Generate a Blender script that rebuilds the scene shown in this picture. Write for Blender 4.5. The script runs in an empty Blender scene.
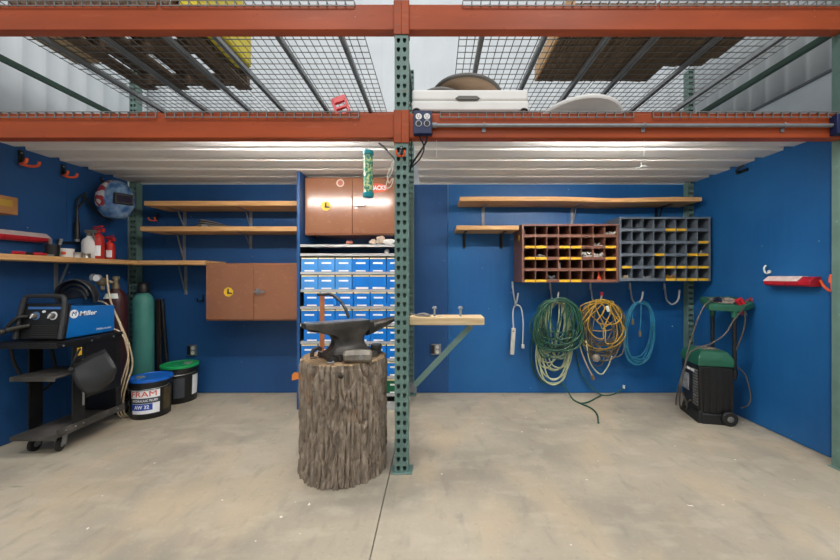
import bpy, math, random
from mathutils import Vector, Matrix, Euler, noise
C = bpy.context.scene.collection
PI = math.pi
rnd = random.Random(7)

# ---------------------------------------------------------------- survey of the place (metres)
EYE = 1.10                      # camera height
F = 355.0                       # focal length in pixels of the 840-wide frame
def wx(px, d): return (px - 435.0) / F * d          # survey: sight line -> metres at distance d
def wz(py, d): return EYE + (276.0 - py) / F * d
def W(px, py, d): return Vector((wx(px, d), d, wz(py, d)))
YB = 3.338                      # face of the back panels
XL, XR = -2.80, 2.385            # faces of the side panels
YF = 1.98                       # front of the rack posts
XC = -0.187                     # middle post

# ---------------------------------------------------------------- materials
def lin(h):
    h = h.lstrip('#'); v = [int(h[i:i+2], 16)/255 for i in (0, 2, 4)]
    return tuple((c/12.92 if c <= .04045 else ((c+.055)/1.055)**2.4) for c in v) + (1,)
MATS = {}
def M(name, hexa, rough=.5, metal=0.0, var=.12, scale=6.0, bump=0.0, hex2=None, stretch=(1,1,1), detail=4, bscale=None, coat=0, lo=.35, hi=.65, trans=0, spec=None):
    if name in MATS: return MATS[name]
    m = bpy.data.materials.new(name); m.use_nodes = True
    nt = m.node_tree; n = nt.nodes; L = nt.links
    b = n['Principled BSDF']
    b.inputs['Roughness'].default_value = rough; b.inputs['Metallic'].default_value = metal
    if coat: b.inputs['Coat Weight'].default_value = coat; b.inputs['Coat Roughness'].default_value = .08
    if trans: b.inputs['Transmission Weight'].default_value = trans
    if spec is not None: b.inputs['Specular IOR Level'].default_value = spec
    tc = n.new('ShaderNodeTexCoord'); mp = n.new('ShaderNodeMapping'); L.new(tc.outputs['Object'], mp.inputs['Vector'])
    mp.inputs['Scale'].default_value = stretch
    nz = n.new('ShaderNodeTexNoise'); nz.inputs['Scale'].default_value = scale; nz.inputs['Detail'].default_value = detail
    L.new(mp.outputs[0], nz.inputs['Vector'])
    cr = n.new('ShaderNodeValToRGB'); L.new(nz.outputs['Fac'], cr.inputs[0])
    c = lin(hexa)
    a = tuple(max(0, x*(1-var)) for x in c[:3])+(1,); z = tuple(min(1, x*(1+var)) for x in c[:3])+(1,)
    if hex2: a, z = c, lin(hex2)
    cr.color_ramp.elements[0].position = lo; cr.color_ramp.elements[0].color = a
    cr.color_ramp.elements[1].position = hi; cr.color_ramp.elements[1].color = z
    L.new(cr.outputs[0], b.inputs['Base Color'])
    if bump:
        bn = n.new('ShaderNodeBump'); bn.inputs['Strength'].default_value = bump; bn.inputs['Distance'].default_value = .01
        n2 = n.new('ShaderNodeTexNoise'); n2.inputs['Scale'].default_value = bscale or scale*4; n2.inputs['Detail'].default_value = 5
        L.new(mp.outputs[0], n2.inputs['Vector']); L.new(n2.outputs['Fac'], bn.inputs['Height']); L.new(bn.outputs[0], b.inputs['Normal'])
    MATS[name] = m; m['b'] = 1
    return m
def layer(m, hexa, scale, p0, p1, stretch=(1,1,1), detail=3, amount=1.0, rough=None):
    """wear with a shape of its own laid over a material: noise between p0 and p1 blends in a second colour"""
    nt = m.node_tree; n = nt.nodes; L = nt.links; b = n['Principled BSDF']
    src = b.inputs['Base Color'].links[0].from_socket
    tc = n.new('ShaderNodeTexCoord'); mp = n.new('ShaderNodeMapping'); L.new(tc.outputs['Object'], mp.inputs[0])
    mp.inputs['Scale'].default_value = stretch; mp.inputs['Location'].default_value = (scale*.37, scale*.11, 3.1)
    nz = n.new('ShaderNodeTexNoise'); nz.inputs['Scale'].default_value = scale; nz.inputs['Detail'].default_value = detail
    L.new(mp.outputs[0], nz.inputs['Vector'])
    mr = n.new('ShaderNodeMapRange'); mr.inputs[1].default_value = p0; mr.inputs[2].default_value = p1; mr.inputs[4].default_value = amount
    L.new(nz.outputs['Fac'], mr.inputs[0])
    mx = n.new('ShaderNodeMix'); mx.data_type = 'RGBA'
    L.new(mr.outputs[0], mx.inputs[0]); L.new(src, mx.inputs[6]); mx.inputs[7].default_value = lin(hexa)
    L.new(mx.outputs[2], b.inputs['Base Color'])
    return m
def glow(name, hexa, strength):
    m = bpy.data.materials.new(name); m.use_nodes = True; b = m.node_tree.nodes['Principled BSDF']
    b.inputs['Base Color'].default_value = lin(hexa); b.inputs['Emission Color'].default_value = lin(hexa); b.inputs['Emission Strength'].default_value = strength
    return m

concrete = M('concrete', '#9f9685', .6, scale=1.1, bump=.15, hex2='#b9af9b', detail=10, bscale=45, lo=.3, hi=.7)
layer(concrete, '#86807600'[:7], 1.9, .48, .72, stretch=(.7, 1.2, 1), detail=10, amount=.7)
layer(concrete, '#c3b092', 2.6, .50, .68, stretch=(1.2, .6, 1), detail=9, amount=.55)
layer(concrete, '#c6bda9', 7, .52, .64, stretch=(.7, 1.3, 1), detail=9, amount=.3)
layer(concrete, '#7f796e', 11, .57, .70, stretch=(1.4, .5, 1), detail=9, amount=.28)
layer(concrete, '#6a655c', 34, .60, .72, detail=6, amount=.14)
layer(concrete, '#d2ccbf', 48, .60, .70, detail=5, amount=.12)
layer(concrete, '#5d584f', 5.5, .70, .74, stretch=(.4, 1.8, 1), detail=8, amount=.5)
layer(concrete, '#f0ece2', 26, .80, .81, detail=1, amount=.8)
def ply(name, a, b_):
    m = M(name, a, .42, hex2=b_, scale=1.6, detail=5, bump=.05, bscale=30, spec=.35)
    layer(m, b_, 4, .45, .7, stretch=(9, 9, .5), amount=.35)
    layer(m, '#8f9fb4', 14, .76, .79, stretch=(1, 1, 1.6), detail=4, amount=.55)
    layer(m, '#c9d2dc', 42, .82, .83, detail=1, amount=.7)
    return m
blue = ply('blue_paint', '#195792', '#2264a0')
navy = ply('navy_paint', '#1f4a7e', '#27558a')
white_metal = M('white_metal', '#ccd2d5', .45, var=.04, scale=3)
deck_white = M('deck_white', '#e4e3e1', .6, var=.05, scale=2)
grey_block = M('grey_concrete_wall', '#9aa2a8', .7, var=.08, scale=3)
orange = M('orange_beam_paint', '#a24822', .42, var=.14, scale=3, stretch=(.6, 3, 3), bump=.03, spec=.3)
layer(orange, '#c9775c', 5, .6, .8, stretch=(.5, 2, 3), detail=7, amount=.5)
layer(orange, '#e3d3ca', 26, .73, .76, stretch=(1, 2, 2), detail=4, amount=.55)
layer(orange, '#6d2a18', 14, .68, .74, stretch=(1, 3, 2), detail=5, amount=.6)
green = M('green_post_paint', '#65827a', .45, var=.12, scale=9, bump=.03)
layer(green, '#8fae9f', 22, .66, .74, amount=.5)
layer(green, '#7b5136', 12, .74, .78, amount=.8)
dgreen = M('dark_green_paint', '#2f4a3f', .5, var=.15, scale=8)
wire_m = M('deck_wire', '#7a7a78', .5, .2, var=.15, scale=20)
chan_m = M('deck_channel', '#9a9fa2', .5, 0.0, var=.12, scale=10)
wood = M('shelf_pine', '#c4945c', .55, hex2='#deb27c', scale=3, stretch=(1.2, 14, 30), detail=6, bump=.05)
layer(wood, '#9a6a3c', 5, .62, .75, stretch=(1, 10, 12), amount=.6)
rawwood = M('raw_pine', '#c7ab80', .6, hex2='#dcc59e', scale=3, stretch=(1.5, 12, 22), detail=6, bump=.06)
layer(rawwood, '#8a6a45', 7, .68, .76, amount=.7)
pallet_w = M('pallet_wood', '#4e3c2b', .75, hex2='#78614a', scale=5, stretch=(8, 1.2, 8), detail=6, bump=.1)
slat_w = M('slat_wood', '#5d4a35', .75, hex2='#7f684c', scale=4, stretch=(16, 1, 6), detail=5)
brown = M('brown_steel', '#8f5f44', .17, var=.06, scale=3, spec=.55, bump=.02)
layer(brown, '#a2745a', 26, .60, .7, stretch=(1, 1, 1.3), detail=6, amount=.35)
bin_brown = M('brown_bin_steel', '#7c5243', .42, var=.1, scale=8)
bin_grey = M('grey_bin_steel', '#646e79', .42, var=.08, scale=8)
yellow = M('yellow_label', '#e6b829', .5, var=.07, scale=30)
yellow_pl = M('yellow_plastic', '#d8c41a', .4, var=.08)
black = M('black_plastic', '#141516', .45, var=.25, scale=12)
black_rub = M('black_rubber', '#191919', .6, var=.2)
black_st = M('black_steel', '#17181a', .4, .2, var=.25, scale=9, bump=.03)
layer(black_st, '#4d4a46', 9, .62, .74, stretch=(1, 1, 2), detail=6, amount=.6)
dusty = M('dusty_shelf', '#3d3a36', .6, var=.2, scale=7)
layer(dusty, '#77706a', 6, .5, .7, detail=6, amount=.6)
steel = M('bare_steel', '#9b9da0', .32, .85, var=.12, scale=12)
zinc = M('zinc_grey', '#8f9296', .42, .5, var=.1, scale=14)
shelf_grey = M('shelf_grey', '#b3b5b6', .45, .25, var=.07, scale=10)
anvil_m = M('anvil_iron', '#3f3d3b', .42, .6, var=.3, scale=9, bump=.12, hex2='#5f5a54', detail=7)
anvil_face = M('worn_steel', '#8b8883', .3, .8, var=.15, scale=14, bump=.05)
rust = M('rusty_iron', '#5a4c40', .6, .4, var=.3, scale=14, bump=.1, hex2='#83725f')
red = M('red_plastic', '#b3182a', .38, var=.08)
redpaint = M('red_cylinder_paint', '#c22b25', .32, var=.07)
white = M('white_plastic', '#e8e7e3', .4, var=.04)
cream = M('cream_card', '#efdfae', .6, var=.05, scale=20)
cardw = M('white_card', '#eef0f2', .6, var=.03, scale=20)
binblue = M('blue_bin_plastic', '#0f74cf', .32, var=.08, scale=8)
binpale = M('pale_blue_bin_plastic', '#4690d8', .32, var=.1, scale=8)
bingreen = M('green_bin_plastic', '#0f5b3b', .35, var=.08)
blue_lid = M('blue_lid_plastic', '#1763c4', .35, var=.1, scale=5)
green_lid = M('green_lid_plastic', '#1c9a55', .35, var=.1, scale=5)
teal_cyl = M('teal_cylinder_paint', '#4c9187', .4, var=.1, scale=5, bump=.03)
layer(teal_cyl, '#6f9f90', 9, .64, .74, amount=.5)
maroon = M('maroon_cylinder_paint', '#3a1719', .4, var=.12)
brass = M('dull_brass', '#877a60', .42, .5, var=.15, scale=20)
millblue = M('welder_blue', '#0a6ab6', .3, var=.04, coat=.3)
orange_pl = M('orange_plastic', '#ee6233', .4, var=.08)
orange_hn = M('orange_painted_steel', '#b06a3c', .45, var=.15, scale=12)
cord_green = M('dark_green_rubber', '#2b5847', .45, var=.2, scale=20)
cord_pale = M('pale_green_rubber', '#bcc6a0', .45, var=.12, scale=20)
cord_yellow = M('yellow_rubber', '#cba43a', .45, var=.12, scale=20)
cord_grey = M('grey_rubber', '#6b6350', .5, var=.2, scale=20)
cord_teal = M('teal_rubber', '#2b7b9b', .42, var=.15, scale=20)
cord_cream = M('cream_rubber', '#c2b193', .5, var=.12, scale=20)
cord_white = M('white_rubber', '#cfd0d0', .45, var=.05)
ch_green = M('charger_green', '#205a44', .4, var=.1, scale=7)
navy_box = M('navy_box', '#12244f', .4, var=.1)
tin = M('tin_can', '#a9a59c', .35, .7, var=.12)
dark_lens = M('dark_lens', '#241a2a', .1, var=.05)
cardboard = M('cardboard', '#9b6b3f', .7, var=.1)
seat_tan = M('tan_vinyl', '#b59a80', .55, var=.08)
grey_pl = M('grey_plastic', '#6c6a66', .5, var=.08)
tealcap = M('teal_cap', '#0f8c96', .35, var=.08)
paper = M('crumpled_paper', '#c9b7a5', .7, var=.15, scale=30)
pinkrag = M('pink_rag', '#a3695c', .8, var=.15, scale=30)
olive = M('olive_label', '#4a3f27', .5, var=.15, scale=25)
dark_label = M('slate_label', '#3a3f46', .5, var=.1)
blue_label = M('blue_label', '#1f49b0', .45, var=.05)
red_text = M('red_orange_ink', '#e2401f', .5, var=.03)
blk_text = M('dark_ink', '#33291f', .5, var=.05)
led = glow('led_diffuser', '#fffaf3', 115)

# bark: furrowed grey brown with a few orange patches
bark = M('bark', '#74675a', .9, hex2='#a39483', scale=9, stretch=(5, 5, 1.1), detail=8, bump=.8, bscale=26)
layer(bark, '#9d6d3f', 4.5, .63, .72, detail=5, amount=.6)
layer(bark, '#a79c8e', 12, .58, .72, stretch=(4, 4, 1), detail=6, amount=.5)
def ring_mat():
    m = M('cut_wood', '#7a6248', .7, hex2='#a58a66', scale=5, detail=6, bump=.1)
    nt = m.node_tree; n = nt.nodes; L = nt.links; b = n['Principled BSDF']
    src = b.inputs['Base Color'].links[0].from_socket
    tc = n.new('ShaderNodeTexCoord'); wv = n.new('ShaderNodeTexWave'); wv.wave_type = 'RINGS'; wv.rings_direction = 'Z'
    wv.inputs['Scale'].default_value = 14; wv.inputs['Distortion'].default_value = 1.5
    L.new(tc.outputs['Object'], wv.inputs[0])
    mx = n.new('ShaderNodeMix'); mx.data_type = 'RGBA'; mx.blend_type = 'MULTIPLY'; mx.inputs[0].default_value = .35
    L.new(src, mx.inputs[6]); L.new(wv.outputs['Color'], mx.inputs[7]); L.new(mx.outputs[2], b.inputs['Base Color'])
    return m
cutwood = ring_mat()
def helmet_mat():
    m = M('helmet_graphics', '#2f5f96', .2, hex2='#7fa3c4', scale=16, detail=6, coat=.6, lo=.4, hi=.66)
    nt = m.node_tree; n = nt.nodes; L = nt.links; b = n['Principled BSDF']
    src = b.inputs['Base Color'].links[0].from_socket
    tc = n.new('ShaderNodeTexCoord'); wv = n.new('ShaderNodeTexWave'); wv.bands_direction = 'Y'
    mp = n.new('ShaderNodeMapping'); mp.inputs['Rotation'].default_value = (0, .5, .2); L.new(tc.outputs['Object'], mp.inputs[0]); L.new(mp.outputs[0], wv.inputs[0])
    wv.inputs['Scale'].default_value = 10; wv.inputs['Distortion'].default_value = 7; wv.inputs['Detail'].default_value = 1
    cr = n.new('ShaderNodeValToRGB'); L.new(wv.outputs['Fac'], cr.inputs[0])
    e = cr.color_ramp.elements; e[0].color = lin('#b23a35'); e[0].position = .42; e[1].color = lin('#dcd8d4'); e[1].position = .5
    sp = n.new('ShaderNodeSeparateXYZ'); L.new(tc.outputs['Object'], sp.inputs[0])
    mr = n.new('ShaderNodeMapRange'); mr.inputs[1].default_value = .03; mr.inputs[2].default_value = .015; L.new(sp.outputs['X'], mr.inputs[0])
    mz = n.new('ShaderNodeMapRange'); mz.inputs[1].default_value = -.07; mz.inputs[2].default_value = -.05; L.new(sp.outputs['Z'], mz.inputs[0])
    mm = n.new('ShaderNodeMath'); mm.operation = 'MULTIPLY'; L.new(mr.outputs[0], mm.inputs[0]); L.new(mz.outputs[0], mm.inputs[1])
    mx = n.new('ShaderNodeMix'); mx.data_type = 'RGBA'; L.new(mm.outputs[0], mx.inputs[0]); L.new(src, mx.inputs[6]); L.new(cr.outputs[0], mx.inputs[7])
    L.new(mx.outputs[2], b.inputs['Base Color'])
    return m
helm_m = helmet_mat()
def confetti_mat():
    m = M('green_confetti', '#2d8a6a', .35, hex2='#d5e0a0', scale=55, detail=3, lo=.44, hi=.58)
    layer(m, '#1f6a78', 70, .55, .6, amount=.9)
    return m
confetti = confetti_mat()

# ---------------------------------------------------------------- mesh building
def wloc(o):
    v = Vector((0, 0, 0))
    while o: v += o.location; o = o.parent
    return v
class MB:
    def __init__(s): s.v = []; s.f = []
    def add(s, vs, fs):
        k = len(s.v); s.v += [Vector(p) for p in vs]; s.f += [tuple(i+k for i in f) for f in fs]; return s
    def box(s, x0, x1, y0, y1, z0, z1):
        v = [(x, y, z) for z in (z0, z1) for y in (y0, y1) for x in (x0, x1)]
        return s.add(v, [(0, 2, 3, 1), (4, 5, 7, 6), (0, 1, 5, 4), (2, 6, 7, 3), (0, 4, 6, 2), (1, 3, 7, 5)])
    def obox(s, c, size, R=None):
        k = len(s.v); hx, hy, hz = (q/2 for q in size); s.box(-hx, hx, -hy, hy, -hz, hz)
        return s.xf(Matrix.Translation(Vector(c)) @ (R.to_4x4() if R else Matrix()), k)
    def xf(s, m, k=0):
        for i in range(k, len(s.v)): s.v[i] = m @ s.v[i]
        return s
    def bar(s, p, q, w, h, up=(0, 0, 1)):
        p, q = Vector(p), Vector(q); d = (q-p); L = d.length; d.normalize()
        u = Vector(up); sd = d.cross(u)
        if sd.length < 1e-4: sd = d.cross(Vector((1, 0, 0)))
        sd.normalize(); u = sd.cross(d)
        R = Matrix((d, sd, u)).transposed()
        return s.obox((p+q)/2, (L, w, h), R)
    def loft(s, rings, cap=True, closed=True):
        n = len(rings[0]); vs = [p for r in rings for p in r]; fs = []
        for i in range(len(rings)-1):
            for j in range(n if closed else n-1):
                a = i*n+j; b = i*n+(j+1) % n; fs.append((a, b, b+n, a+n))
        if cap: fs.append(tuple(range(n-1, -1, -1))); fs.append(tuple((len(rings)-1)*n+j for j in range(n)))
        return s.add(vs, fs)
    def tube(s, pts, r, seg=8, cap=True, closed=False, r2=None):
        pts = [Vector(p) for p in pts]; n = len(pts); rings = []
        t0 = (pts[1]-pts[0]).normalized(); u = t0.orthogonal().normalized()
        for i, p in enumerate(pts):
            t = (pts[min(i+1, n-1)]-pts[max(i-1, 0)])
            if closed: t = pts[(i+1) % n]-pts[i-1]
            if t.length < 1e-9: t = t0
            t.normalize(); u = u - t*u.dot(t)
            if u.length < 1e-6: u = t.orthogonal()
            u.normalize(); w = t.cross(u); rr = r if r2 is None else r+(r2-r)*i/(n-1)
            rings.append([p+u*rr*math.cos(2*PI*k/seg)+w*rr*math.sin(2*PI*k/seg) for k in range(seg)])
        if closed: rings.append(rings[0]); cap = False
        return s.loft(rings, cap)
    def cyl(s, p, q, r, seg=16, r2=None): return s.tube([p, q], r, seg, r2=r2)
    def lathe(s, prof, c, axis=(0, 0, 1), seg=32, cap=True):
        a = Vector(axis).normalized(); u = a.orthogonal().normalized()
        if abs(a.z) > .999: u = Vector((1, 0, 0))
        w = a.cross(u); c = Vector(c)
        return s.loft([[c+a*z+(u*math.cos(2*PI*k/seg)+w*math.sin(2*PI*k/seg))*max(r, 1e-4) for k in range(seg)] for r, z in prof], cap)
    def prism(s, poly, o, ex, ey, depth):
        """a polygon in the plane o + x*ex + y*ey, given thickness along ex cross ey"""
        ex, ey, o = Vector(ex), Vector(ey), Vector(o); nn = ex.cross(ey).normalized()*depth
        a = [o+ex*x+ey*y for x, y in poly]; return s.loft([a, [p+nn for p in a]])
    def ell(s, c, r, seg=16, rings=10, R=None):
        k = len(s.v); vs = []; 
        rr = [[Vector((r[0]*math.sin(PI*i/rings)*math.cos(2*PI*j/seg), r[1]*math.sin(PI*i/rings)*math.sin(2*PI*j/seg), -r[2]*math.cos(PI*i/rings))) for j in range(seg)] for i in range(1, rings)]
        s.loft(rr)
        return s.xf(Matrix.Translation(Vector(c)) @ (R.to_4x4() if R else Matrix()), k)
    def build(s, name, mat, parent=None, smooth=32, bevel=0, bseg=2, solid=0, origin=None):
        base = wloc(parent) if parent else (Vector(origin) if origin is not None else Vector((0, 0, 0)))
        me = bpy.data.meshes.new(name); me.from_pydata([tuple(p-base) for p in s.v], [], s.f); me.update()
        o = bpy.data.objects.new(name, me); C.objects.link(o)
        if parent: o.parent = parent
        else: o.location = base
        me.materials.append(mat)
        if smooth:
            me.polygons.foreach_set('use_smooth', [True]*len(me.polygons)); me.set_sharp_from_angle(angle=math.radians(smooth))
        if solid: md = o.modifiers.new('solid', 'SOLIDIFY'); md.thickness = solid; md.offset = 0
        if bevel:
            md = o.modifiers.new('bevel', 'BEVEL'); md.width = bevel; md.segments = bseg; md.limit_method = 'ANGLE'; md.angle_limit = math.radians(40)
        return o
def tag(o, label, cat, group=None, kind=None):
    o['label'] = label; o['category'] = cat
    if group: o['group'] = group
    if kind: o['kind'] = kind
    return o
def thing(name, label, cat, loc, group=None):
    o = bpy.data.objects.new(name, None); o.empty_display_size = .05; C.objects.link(o); o.location = Vector(loc)
    return tag(o, label, cat, group)
def struct(name, mb, mat, **k):
    o = mb.build(name, mat, **k); o['kind'] = 'structure'; return o
def dup(root, loc, label=None):
    r = root.copy(); C.objects.link(r); r.location = Vector(loc)
    if label: r['label'] = label
    for ch in list(root.children):
        c = ch.copy(); C.objects.link(c); c.parent = r
        for g in list(ch.children):
            d = g.copy(); C.objects.link(d); d.parent = c
    return r
def cat(pts, n=8, closed=False):
    """smooth curve through points"""
    P = [Vector(p) for p in pts]; out = []; m = len(P)
    rng = range(m) if closed else range(m-1)
    for i in rng:
        g = (lambda j: P[j % m]) if closed else (lambda j: P[max(0, min(m-1, j))])
        a, b, c, d = g(i-1), g(i), g(i+1), g(i+2)
        for k in range(n):
            t = k/n; out.append(.5*((2*b)+(c-a)*t+(2*a-5*b+4*c-d)*t*t+(3*b-a-3*c+d)*t**3))
    if not closed: out.append(P[-1])
    return out
def text(body, size, fn, mat, parent, name='lettering', bold=.0, depth=.0006, width=None, cut=False):
    """raised lettering: glyph outlines centred on the origin, placed by fn(u, v, w)"""
    cu = bpy.data.curves.new('glyphs', 'FONT'); cu.body = body; cu.size = size; cu.align_x = 'CENTER'; cu.align_y = 'CENTER'
    cu.offset = bold; cu.extrude = depth; cu.resolution_u = 3
    t = bpy.data.objects.new('glyphs', cu); C.objects.link(t)
    bpy.context.view_layer.update()
    me = bpy.data.meshes.new_from_object(t.evaluated_get(bpy.context.evaluated_depsgraph_get()))
    C.objects.unlink(t); bpy.data.objects.remove(t); bpy.data.curves.remove(cu)
    if cut:
        import bmesh
        bm = bmesh.new(); bm.from_mesh(me); bmesh.ops.triangulate(bm, faces=bm.faces[:]); lo, hi = min(v.co.x for v in bm.verts), max(v.co.x for v in bm.verts); n = 24
        for i in range(1, n): bmesh.ops.bisect_plane(bm, geom=bm.verts[:]+bm.edges[:]+bm.faces[:], plane_co=(lo+(hi-lo)*(i+.0137)/n, 0, 0), plane_no=(1, 0, 0), dist=1e-7)
        bm.to_mesh(me); bm.free()
    base = wloc(parent); xs = [v.co.x for v in me.vertices]; k = 1
    if width and xs: k = width/(max(xs)-min(xs)); 
    mid = (max(xs)+min(xs))/2 if xs else 0
    for v in me.vertices: v.co = Vector(fn((v.co.x-mid)*k, v.co.y, v.co.z+depth))-base
    me.materials.clear(); me.materials.append(mat)
    o = bpy.data.objects.new(name, me); C.objects.link(o); o.parent = parent
    return o
def rotz(a): return Matrix.Rotation(a, 3, 'Z')
ORD = ['first', 'second', 'third', 'fourth', 'fifth', 'sixth', 'seventh', 'eighth']

# ---------------------------------------------------------------- camera
cam = bpy.data.cameras.new('camera'); co = bpy.data.objects.new('camera', cam); C.objects.link(co)
co.location = (0, 0, EYE); co.rotation_euler = (PI/2, 0, 0)
cam.sensor_width = 36; cam.lens = F/840*36; cam.shift_x = -15/840; cam.shift_y = -4/840
cam.clip_start = .05
bpy.context.scene.camera = co

# ---------------------------------------------------------------- setting
fl = MB(); fl.box(-5, -.2555, -4, 4.2, -.12, 0); fl.box(-.2505, 5, -4, 4.2, -.12, 0); fl.box(-.26, -.245, -4, 4.2, -.1, -.02)
struct('floor', fl, concrete, smooth=0)
def panels(mb, xs, y0, y1, z0, z1):
    for a, b in zip(xs[:-1], xs[1:]): mb.box(a+.0012, b-.0012, y0, y1, z0, z1)
wb = MB(); panels(wb, [-2.80, wx(165, YB), wx(297, YB)], YB, YB+.018, .004, 1.960); wb.box(wx(297, YB), XC, YB, YB+.018, .004, 1.960)
wb.box(XC, wx(448, YB)-.0015, YB, YB+.018, .004, 1.960)
w0 = struct('wall_back', wb, navy, smooth=0)
wr = MB(); panels(wr, [wx(448, YB), wx(567, YB), XR-.01], YB, YB+.018, .004, 1.960)
struct('wall_back_right', wr, blue, smooth=0)
wl = MB(); panels(wl, [0, 1.0], 0, 1, 0, 1); wl = MB()
for a, b in ((1.95, 2.70), (2.70, 3.235)): wl.box(XL-.018, XL, a+.001, b-.001, .004, 1.998)
struct('wall_left', wl, navy, smooth=0)
w2 = MB(); w2.box(XR, XR+.018, 2.145, 3.285, .004, 1.998)
struct('wall_right', w2, blue, smooth=0)
dv = MB(); dv.box(-1.133, -1.109, 2.91, YB-.001, .004, 1.960)
struct('wall_center', dv, navy, smooth=0, bevel=.001)

def ribbed(axis, const, a, b, z0, z1, pitch, inward):
    mb = MB(); prof = []; t = a
    while t < b-1e-6:
        for dt, h in ((0, 0), (pitch-.05, 0), (pitch-.035, .007), (pitch-.015, .007)):
            if t+dt <= b: prof.append((t+dt, h))
        t += pitch
    prof.append((b, 0))
    ring = lambda z: [((p, const+inward*h, z) if axis == 'x' else (const+inward*h, p, z)) for p, h in prof]
    vs = ring(z0)+ring(z1); n = len(prof)
    mb.add(vs, [(i, i+1, n+i+1, n+i) for i in range(n-1)])
    return mb
struct('wall_rear', ribbed('x', 3.76, -3.05, 2.75, 0, 4.4, .23, -1), white_metal, solid=.004)
struct('wall_far_left', ribbed('y', -3.05, 1.2, 3.76, 0, 4.4, .16, 1), white_metal, solid=.004)
struct('wall_far_right', ribbed('y', 2.75, 1.2, 3.76, 2.52, 4.4, .16, -1), white_metal, solid=.004)
gb = MB(); gb.box(2.742, 2.9, 1.2, 3.75, 0, 2.515)
struct('wall_far_right_base', gb, grey_block, smooth=0)
tb = MB(); tb.box(2.735, 2.76, 1.2, 3.75, 2.515, 2.532); struct('trim_1', tb, dark_label)

# ---------------------------------------------------------------- pallet rack
POST_H = 3.0
def post_mesh(mb, x0, x1, y0, y1, h, front=-1):
    """closed column with two rows of teardrop slots in the face turned to the aisle"""
    w = x1-x0; pitch = .0508; n = int(h/pitch)
    hole = [(x*1.25, z*1.3) for x, z in [(-.0075, .010), (0, .0115), (.0075, .010), (.0085, .003), (.0045, -.008), (0, -.010), (-.0045, -.008), (-.0085, .003)]]
    cols = (x0+w*.25, x0+w*.75)
    for cxi, cx in enumerate(cols):
        a, b = (x0, x0+w/2) if cxi == 0 else (x0+w/2, x1)
        for i in range(n):
            z0, z1 = i*pitch, (i+1)*pitch; zc = (z0+z1)/2; cc = cx+(.002 if cxi == 0 else -.002)
            outer = [(a, z1), (cc, z1), (b, z1), (b, zc), (b, z0), (cc, z0), (a, z0), (a, zc)]
            vs = [(p, y0, q) for p, q in outer]+[(cc+p, y0, zc+q) for p, q in hole]+[(cc+p, y0+.004, zc+q) for p, q in hole]
            fs = []
            for k in range(8):
                l = (k+1) % 8; fs += [(k, 8+k, 8+l, l), (8+k, 16+k, 16+l, 8+l)]
            mb.add(vs, fs)
    H = n*pitch
    mb.add([(x0, y0, 0), (x0, y1, 0), (x1, y1, 0), (x1, y0, 0), (x0, y0, H), (x0, y1, H), (x1, y1, H), (x1, y0, H)],
           [(0, 4, 5, 1), (1, 5, 6, 2), (2, 6, 7, 3), (4, 7, 6, 5)])
def upright(x0, x1, label, rear_x=None):
    t = thing('rack_upright', label, 'rack upright', ((x0+x1)/2, YF+.04, 0), 'uprights of the pallet rack')
    rx0, rx1 = rear_x or (x0, x1)
    a = MB(); post_mesh(a, x0, x1, YF, YF+.076, POST_H); a.build('front_post', green, t)
    b = MB(); post_mesh(b, rx0, rx1, 3.255 if rear_x is None else 3.265, 3.33, POST_H); b.build('rear_post', green, t)
    xc = (x0+x1)/2
    for z in (2.53,):
        c = MB(); c.bar((xc, YF+.077, z), (xc, 3.255, z), .03, .035); c.build('brace', dgreen, t)
    for yy, (p, q) in ((YF+.04, (x0, x1)), (3.295, (rx0, rx1))):
        f = MB(); f.box(p-.02, q+.022, yy-.055, yy+.042, 0.0, .006); f.build('base_plate', green, t, bevel=.002)
    return t
upright(XC-.0385, XC+.0385, 'green slotted rack upright in the middle, beside the stump', rear_x=(-.245, -.195))
upright(-2.885, -2.812, 'green slotted rack upright at the corner behind the welding helmet', rear_x=(-2.812, -2.745))
upright(2.297, 2.380, 'green slotted rack upright standing at the right panel edge', rear_x=(2.330, 2.380))

def beam(x0, x1, z0, z1, y0, label, cl=True, cr_=True, face=-1):
    t = thing('rack_beam', label, 'rack beam', ((x0+x1)/2, y0+.03, z0), 'orange beams of the pallet rack')
    mb = MB(); h = z1-z0
    prof = [(0, 0), (.06, 0), (.06, h-.03), (.035, h-.03), (.035, h), (.006, h), (0, h-.006)] if face < 0 else [(0, 0), (.06, 0), (.06, h-.006), (.054, h), (.025, h), (.025, h-.03), (0, h-.03)]
    mb.loft([[(x, y0+p, z0+q) for p, q in prof] for x in (x0, x1)])
    mb.build('beam_tube', orange, t, bevel=.004)
    for flag, a, b, sgn in ((cl, x0-.038, x0+.004, 1), (cr_, x1-.004, x1+.038, -1)):
        if not flag: continue
        ya, yb = (YF-.0065, YF-.0015) if face < 0 else (3.332, 3.337)
        c = MB(); c.box(a, b, ya, yb, z0-.03, z1+.012)
        xe = x0+.0 if sgn > 0 else x1
        c.box(min(xe, xe+sgn*.005), max(xe, xe+sgn*.005), min(ya, y0), max(yb, y0+.05), z0-.03, z1+.012)
        co_ = c.build('end_connector', orange, t, bevel=.0015)
        if face < 0:
            r = MB()
            for zz in (z0+.02, z1-.045): r.cyl(((a+b)/2, ya-.0012, zz), ((a+b)/2, ya+.001, zz), .0045, 10)
            r.build('rivet', rust, co_)
    return t
LB = (-2.765, XC-.0385); RB = (XC+.0385, 2.297)
LZ = (1.872, 2.012); UZ = (2.476, 2.622)
beam(LB[0], LB[1], *LZ, YF+.004, 'lower front orange beam above the left bay with the welder', cl=False)
beam(RB[0], RB[1], *LZ, YF+.004, 'lower front orange beam carrying the conduit and outlet box', cr_=False)
beam(LB[0], LB[1], *UZ, YF+.004, 'upper front orange beam over the left bay, below the wooden pallet', cl=False)
beam(RB[0], RB[1], *UZ, YF+.004, 'upper front orange beam over the right bay, above the folded white table', cr_=False)
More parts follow.
